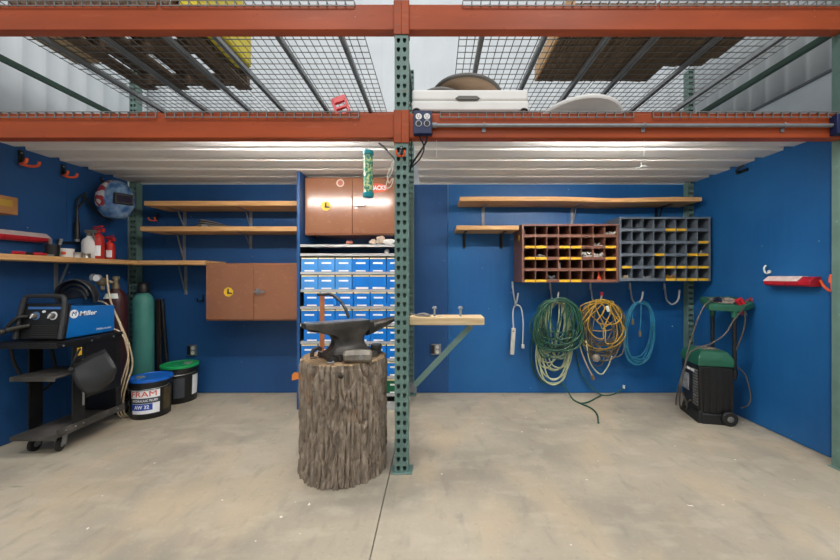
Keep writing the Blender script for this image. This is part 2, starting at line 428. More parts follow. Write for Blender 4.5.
beam(-2.745, -.245, *UZ, 3.262, 'upper rear orange beam under the left wire decks', False, False, 1)
beam(-.195, 2.32, *UZ, 3.262, 'upper rear orange beam under the right wire decks', False, False, 1)

def wire_deck(x0, label, ztop, w=1.075, ch=.028):
    t = thing('wire_deck', label, 'wire deck', (x0+w/2, 2.65, ztop), 'wire mesh decks on the beams')
    mb = MB(); n = 22; r = .0031; y0, y1 = YF-.004, 3.335
    for i in range(n):
        x = x0+w*i/(n-1)
        mb.tube([(x, y0, ztop-.026), (x, y0, ztop+.004), (x, y0+.003, ztop+.0065), (x, y1, ztop+.0065), (x, y1, ztop-.02)], r, 4)
    ys = [y0+.05+.066*k for k in range(20)]
    for y in ys:
        if y < y1: mb.tube([(x0, y, ztop+.002), (x0+w, y, ztop+.002)], r, 4)
    mb.tube([(x0, y0-.004, ztop-.022), (x0+w, y0-.004, ztop-.022)], r, 4)
    mb.tube([(x0, y0-.001, ztop+.009), (x0+w, y0-.001, ztop+.009)], r, 4)
    mb.build('wire_mesh', wire_m, t)
    for k in (.13, .5, .87):
        x = x0+w*k; c = MB()
        c.loft([[(x-.016, y, ztop-ch), (x-.016, y, ztop-.001), (x+.016, y, ztop-.001), (x+.016, y, ztop-ch), (x+.013, y, ztop-ch), (x+.013, y, ztop-.004), (x-.013, y, ztop-.004), (x-.013, y, ztop-ch)] for y in (YF+.042, 3.285)])
        c.box(x-.016, x+.016, YF+.01, YF+.06, ztop-.004, ztop-.001)
        c.build('support_channel', chan_m, t)
    return t
d0 = wire_deck(-2.63, 'upper wire deck on the left, under the wooden pallet', UZ[1]+.002)
def deck(x0, z, label): return dup(d0 if z > 2.2 else d1, (x0+1.075/2, 2.65, z), label)
deck(-1.525, UZ[1]+.002, 'upper wire deck left of the middle post, mostly bare')
deck(.155, UZ[1]+.002, 'upper wire deck right of the middle post, over the folded table')
deck(1.255, UZ[1]+.002, 'upper wire deck at the far right, under the ends of the wooden slats')
d1 = wire_deck(-2.63, 'lower wire deck on the left, its wire edge hooked over the beam', LZ[1]-.008, ch=.014)
deck(-1.50, LZ[1]-.008, 'lower wire deck holding the red plastic handle strip')
deck(.03, LZ[1]-.008, 'lower wire deck under the folded white table')
deck(1.215, LZ[1]-.008, 'lower wire deck at the far right above the conduit')

def corrugated(x0, x1, label):
    mb = MB(); pts = []; y = 2.05; p = .22
    for y in (2.05, 2.21, 2.43, 2.65, 2.87, 3.09):
        L_ = .09 if y < 2.1 else .150
        for dy, z in ((0, 1.962), (L_, 1.962), (L_+.006, 1.9875), (L_+.064, 1.9875)):
            if y+dy < 3.32: pts.append((y+dy, z))
    pts.append((3.31, 1.962)); pts.append((3.33, 1.962))
    n = len(pts)
    mb.add([(x0, a, b) for a, b in pts]+[(x1, a, b) for a, b in pts], [(i, i+1, n+i+1, n+i) for i in range(n-1)])
    return tag(mb.build('corrugated_sheet', deck_white, solid=.0012, smooth=0, origin=((x0+x1)/2, 2.6, 1.96)), label, 'corrugated deck', 'corrugated deck sheets')
corrugated(-2.799, -.245, 'white corrugated steel sheet roofing the left bay under the lower deck')
corrugated(-.140, 2.384, 'white corrugated steel sheet roofing the right bay under the lower deck')

def led_light(x0, x1, label):
    t = thing('strip_light', label, 'strip light', ((x0+x1)/2, 2.12, 1.956), 'strip lights behind the front beams')
    h = MB(); h.box(x0, x1, 2.066, 2.116, 1.928, 1.9612); h.box(x0, x1, 2.0655, 2.0685, 1.9005, 1.928); h.build('shielded_housing', white, t, bevel=.001)  # thin front lip added to keep the diffuser's light off the beam
    d = MB(); d.box(x0+.005, x1-.005, 2.070, 2.112, 1.902, 1.9275); d.build('diffuser', led, t, bevel=.004)
led_light(-1.42, -.49, 'white strip light under the left corrugated sheet behind the front beam')
led_light(.62, 1.55, 'white strip light under the right corrugated sheet behind the front beam')

# ---------------------------------------------------------------- things stored above
DU = UZ[1]+.0115; DL = LZ[1]+.0018
t = thing('pallet', 'dark wooden pallet lying on the upper wire deck at left', 'pallet', (-2.02, 2.45, DU))
px0, px1 = -2.40, -1.51
for k in range(4):
    x = px0+(px1-px0-.115)*k/3; b = MB(); b.box(x, x+.115, 2.0, 2.93, DU, DU+.016); b.build('bottom_board', pallet_w, t, bevel=.002)
for y in (2.03, 2.44, 2.855):
    b = MB(); b.box(px0, px1, y, y+.045, DU+.0165, DU+.1); b.build('stringer', pallet_w, t, bevel=.003)
for k in range(6):
    x = px0+(px1-px0-.105)*k/5; b = MB(); b.box(x, x+.105, 2.0, 2.93, DU+.1005, DU+.118); b.build('top_board', pallet_w, t, bevel=.002)
t = thing('wooden_block', 'pale wooden block on the upper deck left of the pallet', 'block', (-2.51, 2.4, DU))
b = MB(); b.box(-2.60, -2.415, 2.26, 2.56, DU, DU+.12); b.build('block_body', rawwood, t, bevel=.003)
t = thing('case', 'yellow plastic case standing upright beside the pallet', 'case', (-1.41, 2.32, DU))
b = MB(); b.box(-1.475, -1.355, 2.03, 2.63, DU, DU+.42); b.build('shell', yellow_pl, t, bevel=.02, bseg=3)
b = MB(); b.tube(cat([(-1.415, 2.2, DU+.42), (-1.415, 2.22, DU+.46), (-1.415, 2.42, DU+.46), (-1.415, 2.44, DU+.42)]), .012); b.build('handle', black, t)
t = thing('tray', 'black shallow plastic tray at the left front of the upper deck', 'tray', (-2.25, 2.06, DU+.12))
b = MB(); b.box(-2.39, -2.13, 2.0, 2.14, DU+.1185, DU+.128); b.box(-2.39, -2.13, 2.0, 2.008, DU+.1285, DU+.15); b.box(-2.39, -2.13, 2.132, 2.14, DU+.1285, DU+.15)
b.build('tray_body', black, t, bevel=.003)
t = thing('slatted_panel', 'dark brown slatted wooden panel lying on the right upper decks', 'wooden panel', (1.4, 2.4, DU))
b = MB(); k = 0; x = .80
while x < 1.99:
    ye = 2.80 if x < 1.66 else (2.60 if x < 1.92 else 2.5)
    b.box(x, x+.043, 2.02, ye+rnd.uniform(-.006, .006), DU, DU+.02+(k % 2)*.002); x += .046; k += 1
b.build('slats', slat_w, t, bevel=.0015)
b = MB()
for y in (2.1, 2.45): b.box(.80, 1.95, y, y+.06, DU+.0225, DU+.075)
b.box(.80, 1.62, 2.72, 2.775, DU+.0225, DU+.075); b.build('batten', slat_w, t, bevel=.002)
b = MB(); b.box(.785, .7995, 2.02, 2.80, DU, DU+.12); b.build('edge_board', wood, t, bevel=.002)

t = thing('folding_table', 'folded white plastic table with grey handle, lying on the lower deck', 'folding table', (.2, 2.3, DL))
x0, x1 = -.135, .535
def slab(z0, z1, ins, mat, name, par=None):
    b = MB(); b.box(x0+ins, x1-ins, 2.02+ins, 2.66, z0, z1); return b.build(name, mat, par or t, bevel=.012, bseg=3)
slab(DL+.026, DL+.086, 0, white, 'lower_leaf'); slab(DL+.0865, DL+.150, .003, white, 'upper_leaf')
b = MB(); b.box(x0+.05, x1-.05, 2.04, 2.64, DL+.004, DL+.0255); b.build('folded_frame', grey_pl, t)
b = MB(); hx = wx(468, 2.0)
b.loft([[(hx+a*.072*k, 2.012+dy, DL+.098+c*.012*k) for a, c in ((-1, 0), (-.8, .9), (.8, .9), (1, 0), (.8, -.9), (-.8, -.9))] for dy, k in ((.0, .9), (.012, 1))]); b.build('handle', grey_pl, t)
for xx in (x0+.03, x1-.03):
    b = MB(); b.tube(cat([(xx-.02, 2.012, DL+.004), (xx-.012, 2.012, DL+.03), (xx+.012, 2.012, DL+.03), (xx+.02, 2.012, DL+.004)], 5), .006); b.build('leg_hinge', black_st, t)

def disc(name, label, cat_, c, r, th, tilt, mat, rim=None, rimmat=None):
    t = thing(name, label, cat_, c); R = Euler(tilt).to_matrix(); a = R @ Vector((0, 0, 1))
    b = MB(); b.lathe([(.01, -th*.15), (r*.55, -th*.1), (r*.9, 0), (r*.985, th*.25), (r, th*.5), (r*.97, th*.8), (r*.85, th), (r*.3, th*1.15), (.01, th*1.18)], c, a, 48)
    b.build('disc_body', mat, t, smooth=60)
    if rim:
        b = MB(); b.tube([Vector(c)+R @ Vector((r*math.cos(2*PI*k/48), r*math.sin(2*PI*k/48), th*.5)) for k in range(48)], rim, 8, closed=True); b.build('rim', rimmat, t)
    return t
disc('stool_seat', 'round tan stool seat tilted on top of the folded table', 'stool seat', (wx(467, 2.22), 2.25, DL+.188), .213, .045, (math.radians(-9), math.radians(3), 0), seat_tan, .012, grey_pl)
disc('round_lid', 'low grey round lid beside the tan stool seat on the folded table', 'lid', (wx(441, 2.16), 2.16, DL+.1525), .12, .03, (0, 0, 0), grey_pl)
t = thing('basin', 'white shallow round dish tilted on the right lower deck', 'dish', (wx(577, 2.3), 2.3, DL))
b = MB(); b.lathe([(.01, -.004), (.2, -.002), (.245, .002), (.262, -.006), (.27, .004), (.268, .016), (.25, .022), (.22, .035), (.01, .05)], (0, 0, 0), (0, 0, 1), 56)
b.xf(Matrix.Translation((wx(577, 2.3), 2.305, DL+.064)) @ Matrix.Rotation(math.radians(-12.3), 4, 'X')); b.build('dish_body', white, t, smooth=50)
t = thing('handle_strip', 'red plastic strip with two square holes at lower deck edge', 'plastic strip', (wx(339, 2.03), 2.03, DL))
b = MB(); R = Matrix.Rotation(math.radians(-20), 3, 'Y')@Matrix.Rotation(math.radians(-12), 3, 'X'); 
for (cx_, cz_, sx, sz) in ((-.033, .055, .014, .11), (.033, .055, .014, .11), (0, .006, .08, .012), (0, .046, .066, .014), (0, .095, .066, .035)):
    b.obox((cx_, 0, cz_), (sx, .016, sz))
b.xf(Matrix.Translation((wx(344, 2.06), 2.06, DL+.02)) @ R.to_4x4() @ Matrix.Scale(1.12, 4)); b.build('strip_body', M('bright_red', '#d3222c', .35, var=.05), t, bevel=.002)
t = thing('steel_plate', 'flat rusty brown plate lying left of the red strip on lower deck', 'plate', (-1.02, 2.3, DL))
b = MB(); b.prism([(0, 0), (.17, .015), (.16, .3), (.02, .33)], (wx(250, 2.06)+.02, 2.06, DL+.002), (1, 0, 0), (0, 1, 0.1), .018); b.build('plate_body', rust, t, bevel=.002)

# ---------------------------------------------------------------- shelves and brackets
def bracket(x, z, label, drop=.2, reach=.22, mat=None, wallx=None, y=None):
    """L bracket under a board; on the back panels, or on a side panel when wallx is given"""
    mat = mat or zinc
    if wallx is None:
        o = (x, YB, z); out = Vector((0, -1, 0)); side = Vector((1, 0, 0))
    else:
        o = (wallx, y, z); out = Vector((1 if wallx < 0 else -1, 0, 0)); side = Vector((0, 1, 0))
    o = Vector(o); up = Vector((0, 0, 1)); t = thing('shelf_bracket', label, 'shelf bracket', o, 'shelf brackets')
    def slab(p, q, w, th, nm):
        b = MB(); b.bar(p, q, w, th, up=up if abs((q-p).normalized().z) < .7 else out); return b.build(nm, mat, t, bevel=.001)
    e = .003
    slab(o+out*e-up*.002, o+out*e-up*drop, .028, .004, 'wall_arm')
    slab(o+out*.002-up*.003, o+out*reach-up*.003, .028, .004, 'shelf_arm')
    slab(o+out*.006-up*(drop*.95), o+out*(reach*.42)-up*.008, .008, .012, 'brace')
    return t
def board(x0, x1, y0, y1, z0, z1, label, mat=wood, warp=0, n=24, bev=0.002, lskew=0):
    mb = MB(); rings = []
    for i in range(n+1):
        u = i/n; x = x0+(x1-x0)*u; dz = warp*math.sin(u*PI*2.2)*(1) + warp*.4*math.sin(u*PI*5+1)
        if mat is wood and warp == 0: dz = 0
        s = lskew*(1-u) if u < .001 else 0
        rings.append([(x+s, y0, z0+dz), (x, y1, z0+dz), (x, y1, z1+dz), (x+s, y0, z1+dz)])
    mb.loft(rings)
    o = mb.build('shelf_board', mat, bevel=bev, origin=((x0+x1)/2, (y0+y1)/2, z0))
    return tag(o, label, 'shelf board', 'pine shelf boards')
zt = 1.705
board(wx(144, 3.05), -1.136, 3.05, YB-.002, zt, zt+.040, 'upper pine shelf board in the left bay, empty, orange hook beneath')
zt2 = 1.486
board(wx(140, 3.05), -1.136, 3.05, YB-.002, zt2, zt2+.040, 'lower pine shelf board in the left bay, carrying the black coiled strap')
for p, z, d, l in ((185, zt, .17, 'zinc bracket under upper left-bay board, nearer the corner'), (251, zt, .17, 'zinc bracket under upper left-bay board, nearer the divider'),
                   (184.5, zt2, .26, 'long zinc bracket under lower left-bay board, nearer the corner'), (251, zt2, .13, 'short zinc bracket under lower left-bay board, nearer the divider')):
    bracket(wx(p, YB), z-.001, l, drop=d)
# corner board along the left panel and the back panel
zs0, zs1 = 1.197, 1.232
mb = MB(); mb.box(XL+.002, -2.545, 1.95, YB-.002, zs0, zs1)
tag(mb.build('shelf_board', M('shelf_pine_y', '#c4945c', .55, hex2='#deb27c', scale=3, stretch=(14, 1.2, 30), detail=6), bevel=.002, origin=(-2.67, 2.6, zs0)), 'pine shelf board along the left panel holding spray bottles and extinguishers', 'shelf board', 'pine shelf boards')
mb = MB(); mb.box(-2.543, wx(205, 3.03), 3.03, YB-.002, zs0, zs1)
tag(mb.build('shelf_board', wood, bevel=.002, origin=(-2.2, 3.2, zs0)), 'short pine board joining the corner shelf to the brown cabinet', 'shelf board', 'pine shelf boards')
bracket(wx(186, YB), zs0-.001, 'zinc bracket under the short board beside the brown cabinet', drop=.27)
bracket(0, zs0-.001, 'zinc bracket under the corner shelf behind the black helmet', drop=.22, wallx=XL, y=2.62)
# right bay
zr = 1.742
board(wx(460, 3.05), wx(702, 3.05), 3.05, YB-.002, zr, zr+.036, 'long warped pine shelf board in the right bay, empty', warp=.006)
for p, l in ((483, 'steel bracket under the long right-bay board, left end'), (572, 'steel bracket under the long right-bay board, at mid length'), (656, 'dark bracket under the long right-bay board, above the grey bins')):
    bracket(wx(p, YB), zr-.009, l, drop=.20, mat=black_st if p == 656 else zinc)
zr2 = 1.498
board(wx(456.5, 3.05), wx(519, 3.05)-.0, 3.05, YB-.002, zr2, zr2+.036, 'short pine shelf board left of the brown pigeonhole bins')
for p, l in ((464, 'black bracket under the short board, farther from the bins'), (501, 'black bracket under the short board, next to the bins')):
    bracket(wx(p, YB), zr2-.001, l, drop=.14, mat=black_st)

# coiled strap on the lower left-bay board
t = thing('strap_coil', 'loose coil of black strap with silver buckle on lower board', 'strap', (wx(215, 3.15), 3.15, zt2+.04))
for k in range(5):
    z = zt2+.041+.008+.011*k
    p = [(wx(198, 3.15)+.01*k, 3.12+.01*k, z), (wx(205, 3.15), 3.10, z+.012), (wx(218, 3.15), 3.11+.01*k, z+.004-.004*k), (wx(240, 3.15)-.03*k, 3.14+.02*k, zt2+.048), (wx(232, 3.15)-.03*k, 3.2, zt2+.050), (wx(210, 3.15), 3.21, z+.004), (wx(199, 3.15)+.01*k, 3.17, z)]
    b = MB(); b.tube(cat(p, 6, True), .006, 6, closed=True); b.build('strap_loop', black_rub if k % 2 else grey_pl, t)
b = MB(); b.box(wx(203, 3.1), wx(208, 3.1), 3.075, 3.095, zt2+.041, zt2+.06); b.build('buckle', steel, t, bevel=.003)

# ---------------------------------------------------------------- brown wall cabinets
def octa(r, n=8, a0=.2): return [(r*math.cos(a0+2*PI*k/n), r*math.sin(a0+2*PI*k/n)) for k in range(n)]
def wall_cabinet(x0, x1, y0, z0, z1, label, stx, stz):
    t = thing('wall_cabinet', label, 'cabinet', ((x0+x1)/2, YB, z0), 'brown steel wall cabinets')
    b = MB(); b.box(x0, x1, y0+.014, YB-.002, z0, z1); b.build('cabinet_body', brown, t, bevel=.003)
    xm = (x0+x1)/2; ds = []
    for a, c in ((x0+.004, xm-.0012), (xm+.0012, x1-.004)):
        b = MB(); b.box(a, c, y0, y0+.0135, z0+.012, z1-.012); ds.append(b.build('door', brown, t, bevel=.003))
    h = MB(); zc = (z0+z1)/2; xk = xm+.035
    h.box(xk-.014, xk+.010, y0-.004, y0-.0002, zc-.022, zc+.03); h.cyl((xk, y0-.028, zc+.004), (xk, y0-.003, zc+.004), .008, 14)
    h.bar((xk-.02, y0-.03, zc+.004), (xk+.075, y0-.03, zc+.004), .010, .016); h.build('handle', steel, ds[1], bevel=.002)
    s = MB(); s.prism(octa(.042), (stx, y0-.0003, stz), (1, 0, 0), (0, 0, 1), .0008); st = s.build('sticker', yellow, ds[0], smooth=0)
    s = MB(); yy = y0-.0012
    s.prism([(-.010, .026), (.002, .026), (.002, -.004), (.030, -.008), (.030, -.018), (-.014, -.018)], (stx+.002, yy, stz+.002), (1, 0, 0), (0, 0, 1), .0008); s.build('emblem', blk_text, st, smooth=0)
    return t, ds
wall_cabinet(wx(205.5, 3.03), -1.137, 3.03, wz(321, 3.03), wz(263, 3.03), 'brown steel wall cabinet with yellow sticker at end of the corner shelf', wx(228.5, 3.03), wz(292, 3.03))
uc, uds = wall_cabinet(-1.105, -.29, 3.0, wz(235, 3.0), wz(177, 3.0), 'glossy brown steel wall cabinet above the blue bins', wx(326, 3.0), wz(206, 3.0))
# round pale sticker, red oval sticker with white letters
s = MB(); cx_, cz_ = wx(340.3, 3.0), wz(183, 3.0)
s.lathe([(.033, 0), (.033, .0006)], (cx_, 2.9997, cz_), (0, -1, 0), 28); rs = s.build('round_sticker', M('pale_sticker', '#dcc6b6', .4), uds[0])
s = MB(); s.lathe([(.023, .0), (.023, .0006)], (cx_, 2.9989, cz_), (0, -1, 0), 24); s.build('emblem', M('faded_red', '#b4634e', .4), rs)
s = MB(); ox, oz = wx(375.5, 3.0), wz(188, 3.0)
s.loft([[(ox+.107*math.cos(2*PI*k/40), y, oz+.04*math.sin(2*PI*k/40)) for k in range(40)] for y in (2.9997, 2.9991)]); ov = s.build('oval_sticker', M('coral_sticker', '#d9532f', .4, var=.05), uds[1], smooth=0)
text('SMACKS', .05, lambda u, v, w: (ox+.012+u, 2.9989-w, oz+v), cardw, ov, bold=.0015, width=.15)

# ---------------------------------------------------------------- bin shelving
SX0, SX1, SYF = -1.103, -.255, 2.905
t = thing('bin_shelving', 'grey steel bin shelving packed with blue bins between divider and post', 'shelving', ((SX0+SX1)/2, 3.1, 0))
rows_y = [245.2, 254.3, 272.7, 290.3, 307.3, 324.6, 342.3, 359.6, 377, 394.5]
shz = []
for y in rows_y:
    z = wz(y, SYF); shz.append(z)
    b = MB(); b.box(SX0+.002, SX1-.002, SYF+.002, YB-.02, z+.004, z+.007); b.box(SX0, SX1, SYF, SYF+.0018, z-.014, z+.0072); b.build('shelf', shelf_grey, t)
for xx in (SX0+.002, SX1-.004):
    b = MB(); b.box(xx, xx+.002, SYF+.003, YB-.02, .003, shz[0]+.0); b.build('side_panel', black_st, t)
b = MB(); b.box(SX0, SX1, YB-.018, YB-.016, .003, shz[0]); b.build('back_panel', navy, t)
b = MB(); b.box(SX0, SX1, SYF+.01, SYF+.012, .003, .07); b.build('kick_plate', shelf_grey, t)

def storage_bin(x0, w, z0, h, label, mat, cards=(0.5,), dep=.27, low=True):
    y0 = SYF+.006
    t = thing('storage_bin', label, 'bin', (x0+w/2, y0+dep/2, z0), 'blue storage bins on the steel shelving')
    b = MB(); th = .003; x1 = x0+w; zf = z0+h*.98
    b.box(x0, x1, y0+.004, y0+dep, z0, z0+th)
    b.box(x0, x1, y0, y0+th, z0, zf); b.box(x0, x1, y0+dep-th, y0+dep, z0+th, zf)
    b.box(x0, x0+th, y0+th, y0+dep-th, z0+th, zf); b.box(x1-th, x1, y0+th, y0+dep-th, z0+th, zf)
    b.build('bin_body', mat, t, bevel=.0012)
    n = len(cards)
    for k, c in enumerate(cards):
        cw = (w/n); cx = x0+cw*(k+.5)
        a = MB(); a.box(x0+cw*k+.004, x0+cw*(k+1)-.004, y0-.0035, y0+.011, zf+.0005, zf+.010); a.build('top_strip', cream, t)
        if n == 1:
            a = MB(); a.box(cx-cw*.29, cx+cw*.29, y0-.0012, y0-.0002, z0+h*.60, z0+h*.73); a.build('name_card', cardw, t)
        a = MB(); a.box(cx-cw*.3, cx+cw*.3+(.02 if n > 1 else 0), y0-.0018, y0-.0002, z0+.003, z0+h*(.13 if n == 1 else .18)); a.build('slot_card', cardw, t)
    return t
# width pattern of every row, in bays
pats = {0: [1, 1, 1, 1, 1, 1], 1: [1, 1, 1, 2, 1], 2: [1]*6, 3: [1]*6, 4: [1]*6, 5: [1]*6, 6: [1]*6, 7: [1]*6}
for r in range(8):
    shelf_top = shz[r+2]+.0075
    nxt = shz[r+1]-.012
    h = .107
    x = SX0+.003+(.022 if r in (2, 4) else .0); unit = (SX1-.003-x)/6
    first = {}
    for k, n in enumerate(pats[r]):
        mat = binpale if (r == 0 and k < 3) or (r == 1 and k < 3) else binblue
        if r == 7: mat = bingreen
        row = ['topmost', 'second', 'third', 'fourth', 'fifth', 'sixth', 'seventh', 'lowest'][r]
        col = 'green' if r == 7 else ('pale blue' if mat is binpale else ('double width blue' if n == 2 else 'blue'))
        pos = sum(1 for q in first) if False else k
        lab = f"{col} storage bin, {ORD[k]} from the left in the {row} bin row"
        key = (n, mat.name)
        if key in first:
            src, sx = first[key]; dup(src, src.location+Vector((x-sx, 0, 0)), lab)
        else:
            first[key] = (storage_bin(x+.002, unit*n-.005, shelf_top, h, lab, mat, (0,)*n), x)
        x += unit*n
# scraps on the two open top shelves
def lump(name, label, cat_, c, r, mat, seed, sq=.6):
    b = MB(); b.ell((0, 0, 0), (r, r*.7, r*sq), 14, 10)
    for v in b.v:
        n_ = noise.noise(v*(2.2/r)*.6+Vector((seed, 0, 0))); v *= 1+.45*n_
    lo = min(v.z for v in b.v); b.xf(Matrix.Translation(Vector(c)-Vector((0, 0, lo))))
    return tag(b.build(name, mat, smooth=20, origin=c), label, cat_)
zs = shz[0]+.0075
lump('rag', 'small pink rag on the top steel shelf, farthest left of the scraps', 'rag', (wx(349, 2.98), 2.98, zs), .03, pinkrag, 1)
lump('paper_ball', 'small crumpled tan paper between the pink rag and the post', 'paper', (wx(373, 2.98), 2.98, zs), .03, paper, 2, .8)
lump('paper_ball', 'larger crumpled tan paper on the top steel shelf', 'paper', (wx(381, 2.99), 2.99, zs), .042, paper, 3, .9)
lump('rag', 'white rag on the top steel shelf, next to the green post', 'rag', (wx(389.5, 2.98), 2.98, zs), .05, white, 4, .5)
lump('knob', 'small white knob on the second steel shelf, near the post', 'knob', (wx(387, 2.97), 2.97, shz[1]+.0075), .018, white, 5, 1)

# ---------------------------------------------------------------- stump and anvil
SC = Vector((-.530, 2.060, 0)); SR = .243; SH = .634
t = thing('tree_stump', 'rough barked tree stump standing on the floor under the anvil', 'stump', SC)
b = MB(); NS, NZ = 340, 130; rings = []
for i in range(NZ+1):
    z = SH*i/NZ; ring = []
    for j in range(NS):
        a = 2*PI*j/NS; ca, sa = math.cos(a), math.sin(a)
        r = SR*(1.0+.02*math.cos(2*a+.4)+.014*math.sin(3*a))+.004*(1-z/SH)**3
        w = noise.noise(Vector((ca*1.2, sa*1.2, z*1.5)))*.35
        q = Vector((ca*7.6+w*1.1, sa*7.6+w*1.1, z*4.4+w*2+noise.noise(Vector((ca*3, sa*3, z*9)))*.6))
        dd, _ = noise.voronoi(q); e1 = dd[1]-dd[0]
        q2 = Vector((ca*15+w, sa*15, z*9)); d2, _ = noise.voronoi(q2); e2 = d2[1]-d2[0]
        n2 = noise.noise(Vector((ca*17, sa*17, z*9))); n3 = noise.noise(Vector((ca*40, sa*40, z*30)))
        r += -.017*math.exp(-(e1/.15)**2)-.007*math.exp(-(e2/.15)**2)+.003*min(1, dd[1]-dd[0])+.0035*n2+.003*n3
        if z > SH-.02: r -= .004
        ring.append((SC.x+r*ca, SC.y+r*sa, z))
    rings.append(ring)
b.loft(rings, cap=False); b.build('bark', bark, t, smooth=70)
b = MB(); rr = []
top = rings[-1]
for s in (1.0, .97, .9, .6, .3, .02):
    rr.append([(SC.x+(p[0]-SC.x)*s, SC.y+(p[1]-SC.y)*s, SH+(.0 if s > .99 else (.003 if s > .96 else .002))) for p in top])
b.loft(rr, cap=True); b.build('cut_top', cutwood, t, smooth=40)
b = MB(); b.ell(W(341, 376, 1.822), (.013, .014, .014), 12, 8); b.build('knot', M('knot', '#2a221b', .7), t)
ST = SH+.003
yaw = math.radians(36)
A0 = Matrix.Translation((SC.x+.036, SC.y-.0, ST+.001)) @ Matrix.Rotation(yaw, 4, 'Z') @ Matrix.Diagonal((1.06, 1.05, .985, 1))
t = thing('anvil', 'dark iron anvil with horn pointing right on the stump', 'anvil', (SC.x+.018, SC.y-.01, ST))
def rect(hx, hy, z, cx=0, ch=.18):
    c = min(hx, hy)*ch*2
    return [(cx-hx+c, -hy, z), (cx+hx-c, -hy, z), (cx+hx, -hy+c, z), (cx+hx, hy-c, z), (cx+hx-c, hy, z), (cx-hx+c, hy, z), (cx-hx, hy-c, z), (cx-hx, -hy+c, z)]
b = MB()
sec = [(.128, .088, 0, -.012), (.128, .088, .026, -.012), (.116, .077, .036, -.012), (.098, .060, .055, -.012), (.085, .052, .080, -.012), (.082, .050, .100, -.012), (.088, .051, .118, -.012), (.105, .052, .136, -.016), (.138, .053, .152, -.03), (.168, .054, .166, -.055)]
b.loft([rect(hx, hy, z, cx, .2) for hx, hy, z, cx in sec])
# arched foot cut-outs are left by the four toes
for sx in (-1, 1):
    for sy in (-1, 1): b.loft([rect(.028, .022, 0, 0, .1), rect(.024, .018, .027, 0, .1)]); k = len(b.v)-16; b.xf(Matrix.Translation((-.012+sx*.108, sy*.078, 0)), k)
# heel and table block, tapering to a thin heel
def yz(x, hy, z0, z1): c = .004; return [(x, -hy, z0+c), (x, -hy+c, z0), (x, hy-c, z0), (x, hy, z0+c), (x, hy, z1-c), (x, hy-c, z1), (x, -hy+c, z1), (x, -hy, z1-c)]
b.loft([yz(-.245, .046, .180, .2065), yz(-.205, .05, .172, .208), yz(-.13, .052, .150, .208), (yz(.0, .052, .145, .208)), yz(.098, .05, .150, .208), yz(.099, .047, .150, .198), yz(.125, .044, .160, .198)])
hr = []
for i in range(13):
    u = i/12; x = .098+.205*u; r = .045*(1-u)**.66+.0035; zc = .1995-.95*r+.014*u**1.4
    hr.append([(x, r*.95*math.cos(2*PI*k/20), zc+r*math.sin(2*PI*k/20)*(.95)) for k in range(20)])
b.loft(hr)
b.xf(A0); b.build('anvil_body', anvil_m, t, smooth=38)
b = MB(); b.loft([[(-.243, -.044, .2082), (.096, -.048, .2082), (.096, .048, .2082), (-.243, .044, .2082)], [(-.243, -.044, .2094), (.096, -.048, .2094), (.096, .048, .2094), (-.243, .044, .2094)]])
b.xf(A0); b.build('anvil_face', anvil_face, t, smooth=0)
b = MB(); b.cyl((-.032, -.0472, .085), (-.032, -.049, .085), .007, 12); b.xf(A0); b.build('handling_hole', black, t)
def SP(px, py, d): return Vector((wx(px, d), d, ST))
# sledge hammer head lying in front of the anvil, block and punch around
t = thing('sledge_head', 'worn steel sledge head lying on stump before the anvil', 'hammer head', (wx(358, 1.9), 1.905, ST))
b = MB(); c = Vector((wx(358, 1.9), 1.9, ST+.0335)); R = rotz(math.radians(6))
def oct2(r, rz): return [(r*math.cos(PI/8+k*PI/4), rz*math.sin(PI/8+k*PI/4)) for k in range(8)]
b.loft([[(x, p, q) for p, q in oct2(r, r)] for x, r in ((-.074, .026), (-.066, .034), (-.02, .035), (.02, .035), (.066, .034), (.074, .026))])
b.xf(Matrix.Translation(c) @ R.to_4x4()); h = b.build('head', M('grey_iron', '#625d56', .55, .3, var=.2, scale=14, bump=.1, hex2='#8f887c'), t, smooth=20)
b = MB(); b.cyl((.02, -.0315, .0), (.02, -.037, .0), .012, 12); b.xf(Matrix.Translation(c) @ R.to_4x4()); b.build('eye', steel, h)
t = thing('hardy_tool', 'short black steel cylinder standing right of the anvil', 'anvil tool', (wx(375.5, 2.08), 2.08, ST))
b = MB(); b.lathe([(.029, 0), (.030, .004), (.030, .03), (.034, .034), (.034, .052), (.030, .056)], (wx(376, 2.12), 2.125, ST+.0005), seg=20); b.build('tool_body', anvil_m, t)
t = thing('staple_clamp', 'square iron staple pinning the anvil foot, toward the front', 'staple', (wx(338, 1.9), 1.9, ST))
b = MB(); q = wx(337, 1.9)
for a in (-.017, .017): b.box(q+a-.006, q+a+.006, 1.902, 1.918, ST+.0005, ST+.042)
b.box(q-.023, q+.023, 1.902, 1.918, ST+.032, ST+.044); b.build('staple_body', anvil_m, t, bevel=.002)
t = thing('clamp_dog', 'rusty iron hold down dog at the left anvil foot', 'hold down', (wx(315, 2.05), 2.03, ST))
b = MB(); b.tube(cat([(wx(313, 2.02), 2.0, ST+.01), (wx(314, 2.02), 2.0, ST+.04), (wx(318, 2.02), 2.01, ST+.055), (wx(321.5, 2.02), 2.02, ST+.045)], 5), .011, 10); b.build('dog_bar', anvil_m, t)
b = MB(); b.lathe([(.02, 0), (.02, .008)], (wx(313.5, 2.0), 1.995, ST+.0005), seg=6); b.build('nut', rust, t)
t = thing('bolt', 'small steel bolt lying on the stump rim before the staple', 'bolt', (wx(330, 1.87), 1.865, ST))
b = MB(); b.cyl((wx(327, 1.87), 1.87, ST+.006), (wx(333, 1.87), 1.865, ST+.006), .005, 10); b.cyl((wx(333, 1.87), 1.865, ST+.009), (wx(334.5, 1.87), 1.864, ST+.009), .0085, 6); b.build('bolt_body', steel, t)
